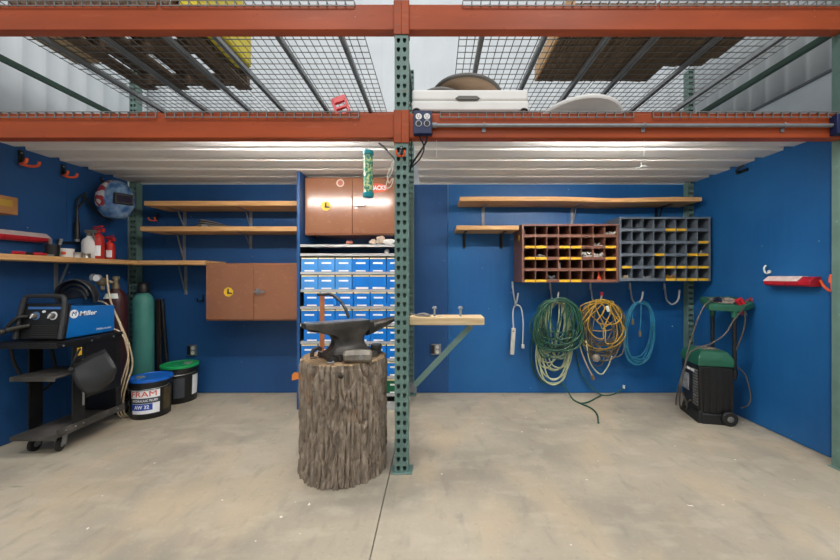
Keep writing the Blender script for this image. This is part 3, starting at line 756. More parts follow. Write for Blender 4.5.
# orange hold-down arm behind the anvil with a curved black arm reaching over the face
t = thing('hold_down_tool', 'orange steel bar with curved black arm standing behind the anvil', 'hold down tool', (wx(322, 2.2), 2.2, ST))
b = MB(); hx0 = wx(320, 2.2); b.box(hx0, hx0+.027, 2.196, 2.206, ST+.001, wz(295.5, 2.2)); b.build('bar', orange_hn, t, bevel=.001)
b = MB(); z1 = wz(295, 2.2)
b.tube(cat([(hx0-.016, 2.2, z1+.0035), (hx0+.02, 2.2, z1+.004), (wx(331, 2.2), 2.195, z1+.004), (wx(338, 2.18), 2.18, wz(299, 2.18)), (wx(344.5, 2.12), 2.12, wz(307, 2.12)), (wx(348.5, 2.08), 2.08, ST+.221)], 6), .0095, 10); b.build('curved_arm', black_st, t)

# ---------------------------------------------------------------- bracket bench on the middle post
t = thing('side_shelf', 'raw pine board on a green strut, fixed to the middle post', 'side shelf', (.06, 2.1, .81))
zb = wz(325, 2.06); zb1 = wz(317.5, 2.06)
b = MB(); b.loft([[(-.148, 2.05, zb), (.275, 2.05, zb), (.288, 2.065, zb), (.288, 2.215, zb), (-.148, 2.215, zb)], [(-.148, 2.05, zb1), (.275, 2.05, zb1), (.288, 2.065, zb1), (.288, 2.215, zb1), (-.148, 2.215, zb1)]]); b.build('plank', rawwood, t, bevel=.004)
b = MB(); p, q = Vector((wx(414, 2.12), 2.11, wz(386, 2.11))), Vector((wx(471, 2.1), 2.11, zb-.014)); b.bar(p, q, .004, .034, up=(0, 0, 1)); b.bar(p+Vector((.012, .016, .012)), q+Vector((.012, .016, .005)), .03, .004); b.build('strut', green, t, bevel=.001)
for e in (p, q):
    b = MB(); b.cyl(e+Vector((0, -.012, 0)), e+Vector((0, -.002, 0)), .011, 6); b.build('strut_bolt', zinc, t)
b = MB(); b.box(-.152, -.1485, 2.07, 2.12, p.z-.045, p.z+.045); b.box(-.152, -.110, 2.116, 2.12, p.z-.04, p.z+.02); b.build('mount_plate', zinc, t)
for pxx, lab in ((434.5, 'upright bolt in the pine side shelf, nearer the post'), (460.5, 'upright bolt in the pine side shelf, nearer the free end')):
    tt = thing('carriage_bolt', lab, 'bolt', (wx(pxx, 2.12), 2.12, zb1), 'bolts in the side shelf')
    b = MB(); x = wx(pxx, 2.12); b.cyl((x, 2.12, zb1+.0005), (x, 2.12, zb1+.045), .0075, 12); b.lathe([(.015, 0), (.015, .006), (.011, .013), (.004, .016)], (x, 2.12, zb1+.045), seg=16); b.build('bolt_body', zinc, tt)
t = thing('spring_clip', 'bent steel wire clip on the side shelf beside the post', 'clip', (wx(420, 2.12), 2.12, zb1))
b = MB(); b.tube(cat([(wx(411, 2.12), 2.09, zb1+.02), (wx(415, 2.12), 2.1, zb1+.012), (wx(420, 2.12), 2.12, zb1+.006), (wx(430, 2.12), 2.11, zb1+.005), (wx(424, 2.12), 2.1, zb1+.02), (wx(416, 2.12), 2.13, zb1+.006)], 5), .005, 8); b.build('clip_wire', zinc, t)
# orange tag behind the stump
t = thing('hang_tag', 'small orange paper tag hanging left of the stump', 'tag', (wx(296, 2.2), 2.2, wz(373, 2.2)))
b = MB(); b.prism([(-.027, -.022), (.022, -.010), (.024, .022), (-.012, .028), (-.027, .012)], (wx(296.5, 2.12), 2.12, wz(376.8, 2.12)), (1, 0, 0), (0, 0, 1), .0015); b.build('tag_card', M('tag_orange', '#e98a3c', .6), t)
b = MB(); b.cyl((wx(299, 2.12), 2.118, wz(376, 2.12)), (SC.x-.238, 2.112, wz(373, 2.12)), .0015, 6); b.build('tag_wire', steel, t)

# ---------------------------------------------------------------- outlet plates
def outlet(px, py, w, h, label, n=2):
    x, z = wx(px, YB), wz(py, YB); t = thing('wall_outlet', label, 'outlet', (x, YB, z), 'outlets on the back panels')
    b = MB(); b.box(x-w/2, x+w/2, YB-.02, YB-.0005, z-h/2, z+h/2); b.build('cover_plate', steel, t, bevel=.003)
    for k in range(n):
        xx = x if n == 2 else x; zz = z+(k-.5)*h*.45
        b = MB(); b.lathe([(.016, 0), (.016, .003)], (x+w*.14, YB-.0205, zz), (0, -1, 0), 16); s = b.build('socket', white, t)
        b = MB(); b.box(x+w*.14-.007, x+w*.14-.004, YB-.0245, YB-.0236, zz-.003, zz+.005); b.box(x+w*.14+.004, x+w*.14+.007, YB-.0245, YB-.0236, zz-.003, zz+.005); b.build('slots', black, s)
    b = MB(); b.box(x-w*.46, x-w*.14, YB-.0225, YB-.0205, z-h*.4, z+h*.4); b.build('blank_half', black, t)
outlet(193, 350, .085, .10, 'steel outlet plate on the left-bay back panel above the green-lidded pail')
outlet(436, 349, .095, .10, 'steel outlet plate on the back panel behind the side shelf strut')

# ---------------------------------------------------------------- orange double hooks
def double_hook(o, out, side, label, sc=1.0):
    o, out, side = Vector(o), Vector(out), Vector(side); up = Vector((0, 0, 1))
    t = thing('tool_hook', label, 'hook', o, 'black and orange double hooks')
    R = Matrix((side, out, up)).transposed()
    b = MB(); b.obox(o+out*.006+up*.01*sc, (.03*sc, .01, .085*sc), R); b.obox(o+out*.018-up*.01*sc, (.018*sc, .016, .04*sc), R); b.build('hook_plate', black, t, bevel=.003)
    b = MB(); b.cyl(o+out*.012+up*.035*sc, o+out*.0145+up*.035*sc, .007*sc, 10); b.build('screw', steel, t)
    for s in (-1, 1):
        b = MB(); b.tube(cat([o+out*.012-up*.038*sc+side*s*.004, o+out*.03*sc-up*.046*sc+side*s*.02*sc, o+out*.065*sc-up*.045*sc+side*s*.034*sc, o+out*.085*sc-up*.034*sc+side*s*.037*sc, o+out*.09*sc-up*.012*sc+side*s*.038*sc], 6), .0085*sc, 10); b.build('prong', orange_pl, t)
    return t
double_hook((XL, wx(20, 1)/wx(20, 1)*2.395, 1.895), (1, 0, 0), (0, 1, 0), 'black and orange double hook on left panel, above the cardboard box')
double_hook((XL, 2.665, 1.89), (1, 0, 0), (0, 1, 0), 'black and orange double hook on left panel, beside the corrugated sheet edge', .9)
double_hook((XL, 2.98, 1.888), (1, 0, 0), (0, 1, 0), 'black hook from which the painted welding helmet hangs', .8)
double_hook((wx(150, 3.25), YB-.003, zt-.055), (0, -1, 0), (1, 0, 0), 'small orange double hook under the end of upper left-bay board', .75)
double_hook((XC, YF-.0005, 1.79), (0, -1, 0), (1, 0, 0), 'black and orange double hook on the middle post below the beam', .6)

# ---------------------------------------------------------------- left panel: helmet, grease gun, box, tray
def shell_mesh(az, e0, e1, r, na=28, ne=16):
    b = MB(); n = na+1; vs = []
    for i in range(ne+1):
        e = e0+(e1-e0)*i/ne
        for j in range(n):
            a = -az+2*az*j/na; vs.append((r[0]*math.sin(a)*math.cos(e), -r[1]*math.cos(a)*math.cos(e), r[2]*math.sin(e)))
    b.add(vs, [(i*n+j, i*n+j+1, (i+1)*n+j+1, (i+1)*n+j) for i in range(ne) for j in range(n-1)])
    return b
hc = Vector((-2.61, 2.90, 1.715)); hR = Matrix.Rotation(math.radians(62), 4, 'Z') @ Matrix.Rotation(math.radians(6), 4, 'X')
t = thing('welding_helmet', 'painted blue welding helmet with red and white stripes on left panel', 'welding helmet', hc)
b = shell_mesh(math.radians(112), math.radians(-62), math.radians(80), (.122, .135, .165)); b.xf(Matrix.Translation(hc) @ hR); sh = b.build('helmet_shell', helm_m, t, smooth=50, solid=.004)
b = MB(); b.box(-.062, .062, -.150, -.118, -.030, .058); b.xf(Matrix.Translation(hc) @ hR); wf = b.build('window_frame', black, sh, bevel=.008, bseg=3)
b = MB(); b.box(-.048, .048, -.1525, -.1505, -.012, .040); b.xf(Matrix.Translation(hc) @ hR); b.build('lens', dark_lens, sh)
b = MB(); b.tube([(hc+hR.to_3x3() @ Vector((.1*math.cos(2*PI*k/32), .02+.1*math.sin(2*PI*k/32), .02))) for k in range(32)], .007, 8, closed=True); b.build('headband', black, t)
b = MB(); b.tube(cat([hc+Vector((-.03, .03, .145)), hc+Vector((-.09, .06, .155)), (XL+.06, 2.975, 1.862)], 6), .006, 8); b.build('hanging_strap', black, t)

t = thing('grease_gun', 'black grease gun with hose hanging on the left panel', 'grease gun', (XL+.03, 2.76, 1.55))
gx = XL+.032; Y1 = 2.745
b = MB(); b.lathe([(.006, 0), (.016, .01), (.018, .05), (.018, .12), (.012, .15), (.008, .2), (.008, .27)], (gx, Y1, 1.375), seg=16); b.build('barrel', black_st, t)
b = MB(); b.cyl((gx, 2.62, 1.345), (gx, 2.84, 1.372), .009, 10); b.cyl((gx, 2.62, 1.33), (gx, 2.62, 1.37), .011, 10); b.build('lever', black_st, t)
b = MB(); b.tube(cat([(gx, Y1, 1.645), (gx, Y1+.01, 1.70), (gx, Y1+.06, 1.735), (gx, Y1+.11, 1.66), (gx, Y1+.2, 1.60), (gx+.01, Y1+.3, 1.57)], 8), .006, 8); b.build('hose', black_rub, t)
b = MB(); b.tube(cat([(gx, Y1, 1.62), (gx+.01, Y1+.05, 1.70), (gx, Y1+.06, 1.76)], 6), .007, 8); b.build('loop', black_rub, t)
b = MB(); b.cyl((gx, Y1, 1.366), (gx, Y1, 1.384), .016, 10); b.build('head_cap', zinc, t)

t = thing('cardboard_box', 'small brown box with yellow label on left panel', 'box', (XL+.07, 2.2, 1.50))
b = MB(); b.box(XL+.002, XL+.135, 2.06, 2.27, 1.488, 1.598); bx_ = b.build('box_body', cardboard, t, bevel=.003)
b = MB(); b.box(XL+.1355, XL+.136, 2.08, 2.24, 1.535, 1.575); b.build('box_label', M('ochre_label', '#a8862c', .5), bx_)

def tool_tray(x, ya, yb, z, sgn, label, cut):
    """red moulded tray fixed to a side panel, dusty white liner on its sloped top; sgn is the direction away from the panel"""
    t = thing('wall_tray', label, 'wall tray', (x, (ya+yb)/2, z), 'red trays on the side panels')
    D = .072; prof = [(0.001, 0), (D*.8, 0), (D, .010), (D, .034), (D*.55, .060), (0.001, .062)]
    b = MB(); b.loft([[(x+sgn*p, y, z+q) for p, q in prof] for y in (ya, yb)]); bd = b.build('tray_body', red, t, bevel=.003)
    y0, y1 = (ya+cut, yb) if cut > 0 else (ya, yb+cut)
    prof2 = [(.004, .0625), (D*.55+.0003, .0605), (D+.0005, .0342), (D+.0005, .031), (D+.003, .031), (D+.003, .0355), (D*.55+.001, .0635), (.004, .0655)]
    b = MB(); b.loft([[(x+sgn*p, y, z+q) for p, q in prof2] for y in (y0, y1)]); b.build('white_liner', M('dusty_white', '#d3bdb8', .6, var=.1, scale=20), t)
    n = 4
    for k in range(1, n):
        b = MB(); y = ya+(yb-ya)*k/n; b.box(min(x+sgn*(D-.003), x+sgn*(D+.001)), max(x+sgn*(D-.003), x+sgn*(D+.001)), y-.003, y+.003, z+.013, z+.0215); b.build('seam', M('dark_red', '#6e0f1b', .45), bd)
    return t
tool_tray(XL, 1.98, 2.52, 1.335, 1, 'red tray with dusty white top fixed on left panel above shelf', -.0)
tool_tray(XR, 2.19, 2.50, 1.034, -1, 'red tray with dusty white top fixed on right panel', .075)
# orange cable from the right tray, white cup hook, dark bracket
t = thing('orange_cord', 'orange cord looping from the red tray to the right post', 'cord', (2.36, 2.13, 1.05))
b = MB(); b.tube(cat([(2.372, 2.186, 1.075), (2.378, 2.175, 1.045), (2.372, 2.145, 1.018), (2.35, 2.105, 1.012), (2.325, 2.078, 1.03), (2.312, 2.068, 1.065)], 8), .0075, 8); b.build('cord_run', orange_pl, t)
b = MB(); b.lathe([(.014, 0), (.016, .03), (.012, .05)], (2.312, 2.068, 1.06), (0, -.1, 1), 12); b.build('cord_end', orange_pl, t)
t = thing('cup_hook', 'white cup hook on the right panel above the red tray', 'hook', (XR, 2.545, 1.135))
b = MB(); b.tube(cat([(XR-.001, 2.53, 1.13), (XR-.018, 2.53, 1.118), (XR-.034, 2.53, 1.128), (XR-.036, 2.535, 1.155), (XR-.022, 2.535, 1.175)], 6), .0055, 8); b.lathe([(.013, 0), (.013, .006)], (XR-.0005, 2.53, 1.13), (-1, 0, 0), 14); b.build('hook_body', white, t)
t = thing('pivot_hook', 'small black swivel hook on the right panel near the roof sheet', 'hook', (XR, 2.78, wz(170, 2.72)))
b = MB(); z = wz(171, 2.72); b.box(XR-.012, XR-.0005, 2.70, 2.80, z-.005, z+.018); b.tube(cat([(XR-.012, 2.76, z), (XR-.06, 2.74, z+.006), (XR-.08, 2.70, z+.01), (XR-.06, 2.67, z+.03)], 5), .008, 8); b.build('hook_body', black, t)

# ---------------------------------------------------------------- things on the corner shelf
ZT = zs1+.0008
def on_left(px, X): return X*F/(px-435.0)      # distance at which the line of sight to px meets x = X
X0 = -2.66
# tool cup with tools
d = on_left(52.5, X0); t = thing('tool_cup', 'black mesh cup on the corner shelf', 'cup', (X0, d, ZT))
b = MB(); b.lathe([(.034, 0), (.04, .085), (.037, .085), (.031, .003)], (X0, d, ZT), seg=20); b.build('cup_body', black, t, smooth=40)
for k, (dx, dy, lx, ly, h, m, nm, lb) in enumerate(((-.012, .004, -.02, .01, .115, cord_yellow, 'screwdriver', 'yellow handled screwdriver standing in the black cup'), (.010, .012, .02, .02, .125, zinc, 'chisel', 'grey steel chisel standing in the black cup'), (.004, -.014, .012, -.014, .12, steel, 'scriber', 'bright steel scriber standing in the black cup'))):
    p = Vector((X0+dx, d+dy, ZT+.004)); q = p+Vector((lx, ly, h)); o = MB(); o.tube([p, p.lerp(q, .5), p.lerp(q, .55), q], .005 if k else .006, 8, r2=.009); tag(o.build(nm, m, origin=p), lb, 'tool')
# white tub
d = on_left(66, X0); t = thing('tub', 'white tub with orange print on the corner shelf', 'tub', (X0, d, ZT))
b = MB(); b.lathe([(.042, 0), (.043, .055), (.045, .056), (.045, .064), (.01, .065)], (X0, d, ZT), seg=26); tb_ = b.build('tub_body', white, t)
b = MB()
for k in range(8): pass
a0 = -PI/2+.55; b.loft([[(X0+.0436*math.cos(a0+.55*i/6-.3), d+.0436*math.sin(a0+.55*i/6-.3), ZT+z) for i in range(7)]+[(X0+.0442*math.cos(a0+.55*i/6-.3), d+.0442*math.sin(a0+.55*i/6-.3), ZT+z) for i in range(6, -1, -1)] for z in (.02, .04)]); b.build('print', orange_pl, tb_)
for px, r, h, lb in ((77, .038, .04, 'low tin can on the corner shelf beside the white tub'), (85.5, .030, .036, 'smaller tin can on the corner shelf before the white bottle')):
    X1 = -2.63; d = on_left(px, X1); b = MB(); b.lathe([(r, 0), (r, .003), (r*.97, .005), (r*.97, h-.005), (r, h-.003), (r, h), (r*.9, h-.002), (.01, h-.003)], (X1, d, ZT), seg=24); tag(b.build('tin_can', tin, origin=(X1, d, ZT)), lb, 'can', 'tins on the corner shelf')
# spray bottle
X1 = -2.70; d = on_left(89.5, X1); t = thing('spray_bottle', 'white spray bottle with grey trigger on the corner shelf', 'spray bottle', (X1, d, ZT))
b = MB(); b.lathe([(.044, 0), (.047, .006), (.047, .125), (.040, .150), (.018, .170), (.016, .180)], (X1, d, ZT), seg=24); b.build('bottle', white, t, smooth=50)
b = MB(); b.lathe([(.018, 0), (.018, .02), (.012, .025)], (X1, d, ZT+.1805), seg=14); b.obox((X1+.012, d-.004, ZT+.216), (.08, .024, .022)); b.obox((X1+.05, d-.004, ZT+.216), (.014, .014, .014)); b.bar((X1+.03, d-.004, ZT+.206), (X1+.048, d-.004, ZT+.145), .016, .008); b.build('trigger', grey_pl, t, bevel=.002)
def extinguisher(px, X1, r, h, label, top):
    d = on_left(px, X1); t = thing('fire_extinguisher', label, 'fire extinguisher', (X1, d, ZT), 'red extinguishers on the corner shelf')
    b = MB(); b.lathe([(r*.9, 0), (r, .006), (r, h*.72), (r*.9, h*.85), (r*.6, h*.95), (r*.36, h)], (X1, d, ZT), seg=24); b.build('cylinder', redpaint, t, smooth=50)
    lw = MB(); a0 = -PI/2+.5
    lw.loft([[(X1+(r+.0006)*math.cos(a0+1.2*(i/8-.5)), d+(r+.0006)*math.sin(a0+1.2*(i/8-.5)), ZT+z) for i in range(9)]+[(X1+(r+.0014)*math.cos(a0+1.2*(i/8-.5)), d+(r+.0014)*math.sin(a0+1.2*(i/8-.5)), ZT+z) for i in range(8, -1, -1)] for z in (h*.12, h*.52)]); lw.build('paper_label', cardw, t)
    v = MB(); z = ZT+h
    v.cyl((X1, d, z), (X1, d, z+top*.35), r*.34, 12); v.obox((X1+.004, d, z+top*.5), (r*1.7, .018, top*.2)); v.obox((X1-.004, d, z+top*.82), (r*2.0, .02, top*.2), Matrix.Rotation(-.2, 3, 'Y')); v.obox((X1+r*.95, d, z+top*.4), (.018, .02, .03)); v.build('valve_lever', redpaint, t, bevel=.002)
    return t
extinguisher(98.5, -2.66, .037, .205, 'larger red fire extinguisher on the corner shelf, nearer the white bottle', .06)
extinguisher(110, -2.645, .033, .145, 'smaller red fire extinguisher on the corner shelf, nearest the corner', .05)
# red handled tools lying on the shelf
for k, (p0, p1, m, lb) in enumerate(((12, 27, red, 'red handled pliers lying on the corner shelf, nearest the frame edge'), (33, 47, red, 'red handled clamp lying on the corner shelf beside the black cup'), (24, 36, black_st, 'black steel pry bar lying between the red handled tools'))):
    X1 = -2.60; da, db = on_left(p0, X1), on_left(p1, X1); t = thing('hand_tool', lb, 'tool', (X1, da, ZT))
    b = MB(); b.tube(cat([(X1, da, ZT+.011), (X1+.006, (da+db)/2, ZT+.012), (X1-.01, db, ZT+.011)], 5), .010 if m is red else .006, 8); b.build('tool_handle', m, t)
    b = MB(); b.bar((X1-.012, db, ZT+.008), (X1-.03, db+.06, ZT+.008), .022, .012); b.build('tool_jaw', zinc, t, bevel=.002)

# ---------------------------------------------------------------- welding cart
CX0, CX1, CY0, CY1 = -2.575, -2.29, 2.15, 2.60
t = thing('welding_cart', 'black steel welding cart with shelves on casters by the left panel', 'cart', ((CX0+CX1)/2, 2.5, 0))
b = MB(); b.box(CX0-.10, CX1+.005, CY0-.01, CY1, .685, .695); b.box(CX0-.10, CX1+.005, CY0-.012, CY0-.006, .66, .6845); b.box(CX1+.001, CX1+.007, CY0-.006, CY1, .66, .6845); b.build('top_shelf', black_st, t, bevel=.002)
b = MB(); b.box(CX0+.0, CX1-.01, CY0+.0, CY0+.26, .475, .487); b.box(CX0, CX1-.01, CY0-.003, CY0, .46, .487); b.build('middle_shelf', dusty, t, bevel=.002)
b = MB(); b.box(CX0+.0, CX1, CY0, 2.62, .115, .125); b.box(CX0-.03, -2.424, 2.62, 2.92, .115, .125); b.box(CX0, CX1, CY0-.004, CY0, .10, .1225); b.box(CX1-.003, CX1+.001, CY0, 2.62, .1255, .165); b.build('bottom_shelf', dusty, t, bevel=.002)
for y0_, y1_, w_ in ((2.245, 2.325, 0), (CY1-.05, CY1-.01, 0)):
    b = MB(); b.box(CX1-.008, CX1, y0_, y1_, .126, .684); b.build('side_post', black_st, t, bevel=.001)
    b = MB(); b.box(CX0, CX0+.008, y0_, y1_, .126, .684); b.build('side_post', black_st, t, bevel=.001)
b = MB(); b.box(CX0+.01, CX1-.01, CY1-.012, CY1-.008, .126, .684); b.build('rear_panel', black_st, t)
b = MB(); b.box(CX1-.006, CX1-.002, 2.33, CY1-.055, .30, .66); b.build('side_panel', black_st, t)
for y in (2.18, 2.36, 2.52):
    b = MB(); b.cyl((CX1+.0075, y, .672), (CX1+.011, y, .672), .006, 8); b.build('bolt_head', zinc, t)
for y, z in ((2.26, .145), (2.31, .145), (2.56, .145), (2.2, .145)):
    b = MB(); b.cyl((CX1+.0015, y, z), (CX1+.005, y, z), .005, 8); b.build('bolt_head', zinc, t)
b = MB(); b.box(CX1+.0005, CX1+.0025, 2.27, 2.30, .59, .64); b.build('caution_label', yellow, t)
b = MB(); b.box(CX1+.0005, CX1+.002, 2.305, 2.318, .26, .56); b.build('scale_strip', M('dull_white', '#a9a7a2', .5), t)
def caster(x, y, ang):
    b = MB(); b.lathe([(.012, -.011), (.036, -.011), (.042, -.007), (.042, .007), (.036, .011), (.012, .011)], (x, y, .0425), (math.cos(ang), math.sin(ang), 0), 24); wv = b.build('caster', black_rub, t, smooth=40)
    f = MB(); n_ = Vector((math.cos(ang), math.sin(ang), 0))
    for s in (-1, 1): f.bar(Vector((x, y, .035))+n_*s*.017, Vector((x, y+.01, .098))+n_*s*.017, .003, .03, up=(0, 1, 0))
    f.box(x-.03, x+.03, y-.02, y+.045, .096, .0995); f.build('fork', zinc, wv)
    h = MB(); h.cyl(Vector((x, y, .0425))-n_*.013, Vector((x, y, .0425))+n_*.013, .018, 14); h.build('hub', steel, wv)
caster(wx(61, 2.24), 2.235, .35); caster(CX0+.055, 2.235, .1); caster(-2.475, 2.82, 0); caster(CX0+.06, 2.82, 0)
# gun cable loops hanging at the left of the cart
t = thing('hook_cable', 'black cable looped beside the left side of the welding cart', 'cable', (CX0-.07, 2.3, .6))
b = MB(); b.tube(cat([(CX0-.075, 2.22, .65), (CX0-.08, 2.24, .55), (CX0-.075, 2.3, .42), (CX0-.075, 2.4, .33), (CX0-.08, 2.48, .42), (CX0-.08, 2.46, .58), (CX0-.075, 2.42, .65)], 6), .009, 8); b.build('cable_run', black_rub, t)

# ---------------------------------------------------------------- welder
WX0, WX1, WY0, WY1, WZ = -2.60, -2.332, 2.20, 2.585, .6965
t = thing('welder', 'blue and black wire welder with two dials on the cart', 'welder', ((WX0+WX1)/2, 2.4, WZ))
zt_ = .905
b = MB(); b.loft([[(WX1, WY0+.02, WZ+.006), (WX1, WY0+.055, zt_), (WX1, WY1, zt_-.015), (WX1, WY1, WZ+.006)][::1], [(WX0, WY0+.02, WZ+.006), (WX0, WY0+.055, zt_), (WX0, WY1, zt_-.015), (WX0, WY1, WZ+.006)]]); b.build('case', millblue, t, bevel=.006)
# front bezel leaning back, with grip frame around it
lean = Vector((0, .16, 1)).normalized()
def fr(x, z, off=0): return Vector((x, WY0+.012+(z-WZ)*.16-off, z))
b = MB(); 
b.loft([[fr(WX0-.002, WZ+.006, o), fr(WX1+.003, WZ+.006, o), fr(WX1+.003, .925, o), fr(WX0-.002, .925, o)] for o in (-.03, .0)]); fp = b.build('front_panel', black, t, bevel=.006)
b = MB(); p = [fr(WX0-.004, WZ+.012, .012), fr(WX0-.002, .86, .012), fr(WX0+.012, .952, .012), fr(WX0+.045, .972, .012), fr(WX1-.045, .972, .012), fr(WX1-.008, .952, .012), fr(WX1+.004, .86, .012), fr(WX1+.004, WZ+.012, .012)]
b.tube(cat(p, 7), .014, 10); b.build('grip_frame', grey_pl if False else M('charcoal_plastic', '#2a2b2d', .5, var=.1), t)
b = MB(); b.loft([[fr(WX0+.03, .89, o), fr(WX1-.03, .89, o), fr(WX1-.03, .905, o), fr(WX0+.03, .905, o)] for o in (.0005, .002)]); b.build('blue_stripe', M('stripe_blue', '#3d6fae', .4), fp)
for pxk, r in ((34, .026), (51.5, .026)):
    x = wx(pxk, 2.225); z = wz(316, 2.225)
    b = MB(); b.lathe([(r, 0), (r, .002)], fr(x, z, .0005), (0, -1, .16), 24); b.build('dial_scale', M('dial_blue', '#4d78a8', .4) if pxk < 40 else cardw, fp)
    b = MB(); b.lathe([(r*.68, 0), (r*.64, .018), (r*.5, .021)], fr(x, z, .003), (0, -1, .16), 18); kk = b.build('dial_knob', grey_pl, fp)
    b = MB(); b.obox(fr(x, z, .025), (.006, .006, r*1.1), Matrix.Rotation(.6, 3, 'Y')); b.build('pointer', cardw, kk)
b = MB(); b.lathe([(.009, 0), (.007, .008)], fr(wx(42, 2.225), wz(312, 2.225), .001), (0, -1, .16), 12); b.build('switch', cardw, fp)
b = MB()
for k in range(6):
    z = WZ+.02+.0135*k; b.loft([[fr(WX0+.075, z, o), fr(WX1-.025, z, o), fr(WX1-.025, z+.006, o), fr(WX0+.075, z+.006, o)] for o in (.0005, .006)])
b.build('louvre', M('louvre_grey', '#2b2a27', .5), fp)
# emblem and wordmark on the blue side
lx = WX1+.0006; ly, lz = on_left(74, WX1), wz(314, on_left(74, WX1))
b = MB(); b.lathe([(.028, 0), (.028, .0008)], (lx, ly, lz), (1, 0, 0), 28); em = b.build('emblem', cardw, t)
def side_map(cy, cz, slant=0): return lambda u, v, w: (lx+.0005+w, cy+u+slant*v, cz+v)
text('M', .04, lambda u, v, w: (lx+.0012+w, ly+u+.25*v, lz+v), M('ink_blue', '#15457e', .4), em)
text('Miller', .042, side_map(ly+.095, lz-.003, .2), cardw, t, bold=.0008, width=.115)
text('Millermatic', .02, side_map(on_left(104, WX1), wz(328, on_left(104, WX1)), .2), cardw, t, width=.11)
# welding gun plugged in the front
t = thing('welding_gun', 'black welding gun and cable plugged in the welder front', 'welding gun', (WX0+.02, 2.15, .76))
g0 = fr(WX0+.065, wz(326, 2.2), .0)
b = MB(); b.tube([g0+Vector((0, -.004, 0)), g0+Vector((-.03, -.03, -.006)), g0+Vector((-.075, -.06, -.02))], .011, 12, r2=.016); b.build('plug', M('olive_black', '#2c2922', .5), t)
b = MB(); b.tube(cat([g0+Vector((-.075, -.06, -.02)), g0+Vector((-.11, -.07, -.03)), g0+Vector((-.17, -.06, -.045)), g0+Vector((-.21, 0, -.05)), g0+Vector((-.2, .1, -.03))], 6), .012, 10); b.build('cable', black_rub, t)
b = MB(); b.ell(g0+Vector((-.1, -.07, -.03)), (.024, .02, .02), 14, 8); b.build('collar', M('olive_black', '#2c2922', .5), t)
b = MB(); b.tube(cat([g0+Vector((-.09, -.05, -.005)), g0+Vector((-.05, -.03, .05)), g0+Vector((-.02, .0, .055))], 6), .010, 10); b.build('trigger_grip', black, t)
# black helmet lying on the welder, open side to the front
hc2 = Vector((wx(76.5, 2.45), 2.45, .912+.04)); R2 = Matrix.Rotation(math.radians(195), 4, 'Z') @ Matrix.Rotation(math.radians(-15), 4, 'X')
t = thing('welding_helmet', 'plain black welding helmet lying open on top of the welder', 'welding helmet', hc2)
b = shell_mesh(math.radians(105), math.radians(-22), math.radians(86), (.112, .108, .118)); b.xf(Matrix.Translation(hc2) @ R2); 
lo = min(v.z for v in b.v); dz = .9075-lo+.003; b.xf(Matrix.Translation((0, 0, dz))); b.build('helmet_shell', M('charcoal_shell', '#26282b', .4, var=.15), t, smooth=50, solid=.005)
for rr_, zz in ((.09, .035), (.078, .012)):
    b = MB(); b.tube([hc2+Vector((rr_*math.cos(PI*k/20), -.015-rr_*.5*math.sin(PI*k/20)*0, dz+zz-.03+rr_*.85*math.sin(PI*k/20))) for k in range(21)], .008, 8); b.build('headband', black, t)
# shield hanging at the side of the cart
t = thing('face_shield', 'black curved face shield hanging from the side of the cart', 'face shield', (CX1+.06, 2.25, .5))
cs = [[(70, 366), (88, 357), (105, 349)], [(72, 377), (93, 372), (112, 359)], [(77, 387), (98, 384), (118, 369)], [(88, 396), (103, 391), (113, 380)]]
b = MB(); n = 9; vs = []
for i in range(n):
    for j in range(n):
        u, v = i/(n-1)*3, j/(n-1)*2
        i0, j0 = min(2, int(u)), min(1, int(v)); fu, fv = u-i0, v-j0
        P_ = lambda a, b_: Vector(cs[a][b_])
        q = P_(i0, j0)*(1-fu)*(1-fv)+P_(i0+1, j0)*fu*(1-fv)+P_(i0, j0+1)*(1-fu)*fv+P_(i0+1, j0+1)*fu*fv
        dd = 2.235+.10*(j/(n-1))-.028*math.sin(PI*i/(n-1))
        vs.append(W(q.x, q.y, dd))
b.add(vs, [(i*n+j, i*n+j+1, (i+1)*n+j+1, (i+1)*n+j) for i in range(n-1) for j in range(n-1)])
b.build('visor', M('scuffed_black', '#1d1e20', .55, var=.25, scale=12), t, smooth=80, solid=.004)
b = MB(); b.tube(cat([W(71, 367, 2.225), W(75, 358, 2.22), (CX1+.012, 2.28, .635)], 6), .006, 8); b.build('strap', black, t)
b = MB(); b.cyl(W(71, 369, 2.21), W(72, 369, 2.245), .012, 12); b.build('pivot_knob', black, t)

# ---------------------------------------------------------------- gas cylinders
gx, gy = wx(116, 2.80), 2.80; gr = .072
t = thing('gas_cylinder', 'dark maroon gas cylinder with regulator standing behind the welder', 'gas cylinder', (gx, gy, .126))
b = MB(); b.lathe([(gr*.92, .0), (gr, .012), (gr, .76), (gr*.95, .80), (gr*.75, .84), (gr*.42, .868), (.03, .875)], (gx, gy, .1262), seg=32); b.build('cylinder_body', maroon, t, smooth=50)
zv = .126+.875
b = MB(); b.lathe([(.024, 0), (.024, .03), (.016, .034), (.016, .07), (.022, .072), (.022, .092), (.018, .095)], (gx, gy, zv), seg=16); b.build('valve', brass, t)
b = MB(); zz = zv+.048; b.cyl((gx-.012, gy-.01, zz), (gx-.085, gy-.075, zz+.008), .014, 10); b.ell((gx-.062, gy-.055, zz+.006), (.036, .034, .036), 14, 8); b.cyl((gx-.055, gy-.055, zz-.02), (gx-.04, gy-.07, zz-.06), .012, 10)
rg = b.build('regulator', brass, t)
for c_, nrm in (((gx-.115, gy-.07, zz+.04), (-.3, -1, .1)), ((gx-.055, gy-.10, zz+.035), (.2, -1, .05))):
    b = MB(); b.lathe([(.01, -.012), (.030, -.010), (.030, .006), (.026, .008)], c_, nrm, 20); ga = b.build('gauge', zinc, rg)
    nv = Vector(nrm).normalized(); b = MB(); b.lathe([(.023, 0), (.023, .001)], Vector(c_)+nv*.0082, nv, 18); b.build('gauge_face', cardw, ga)
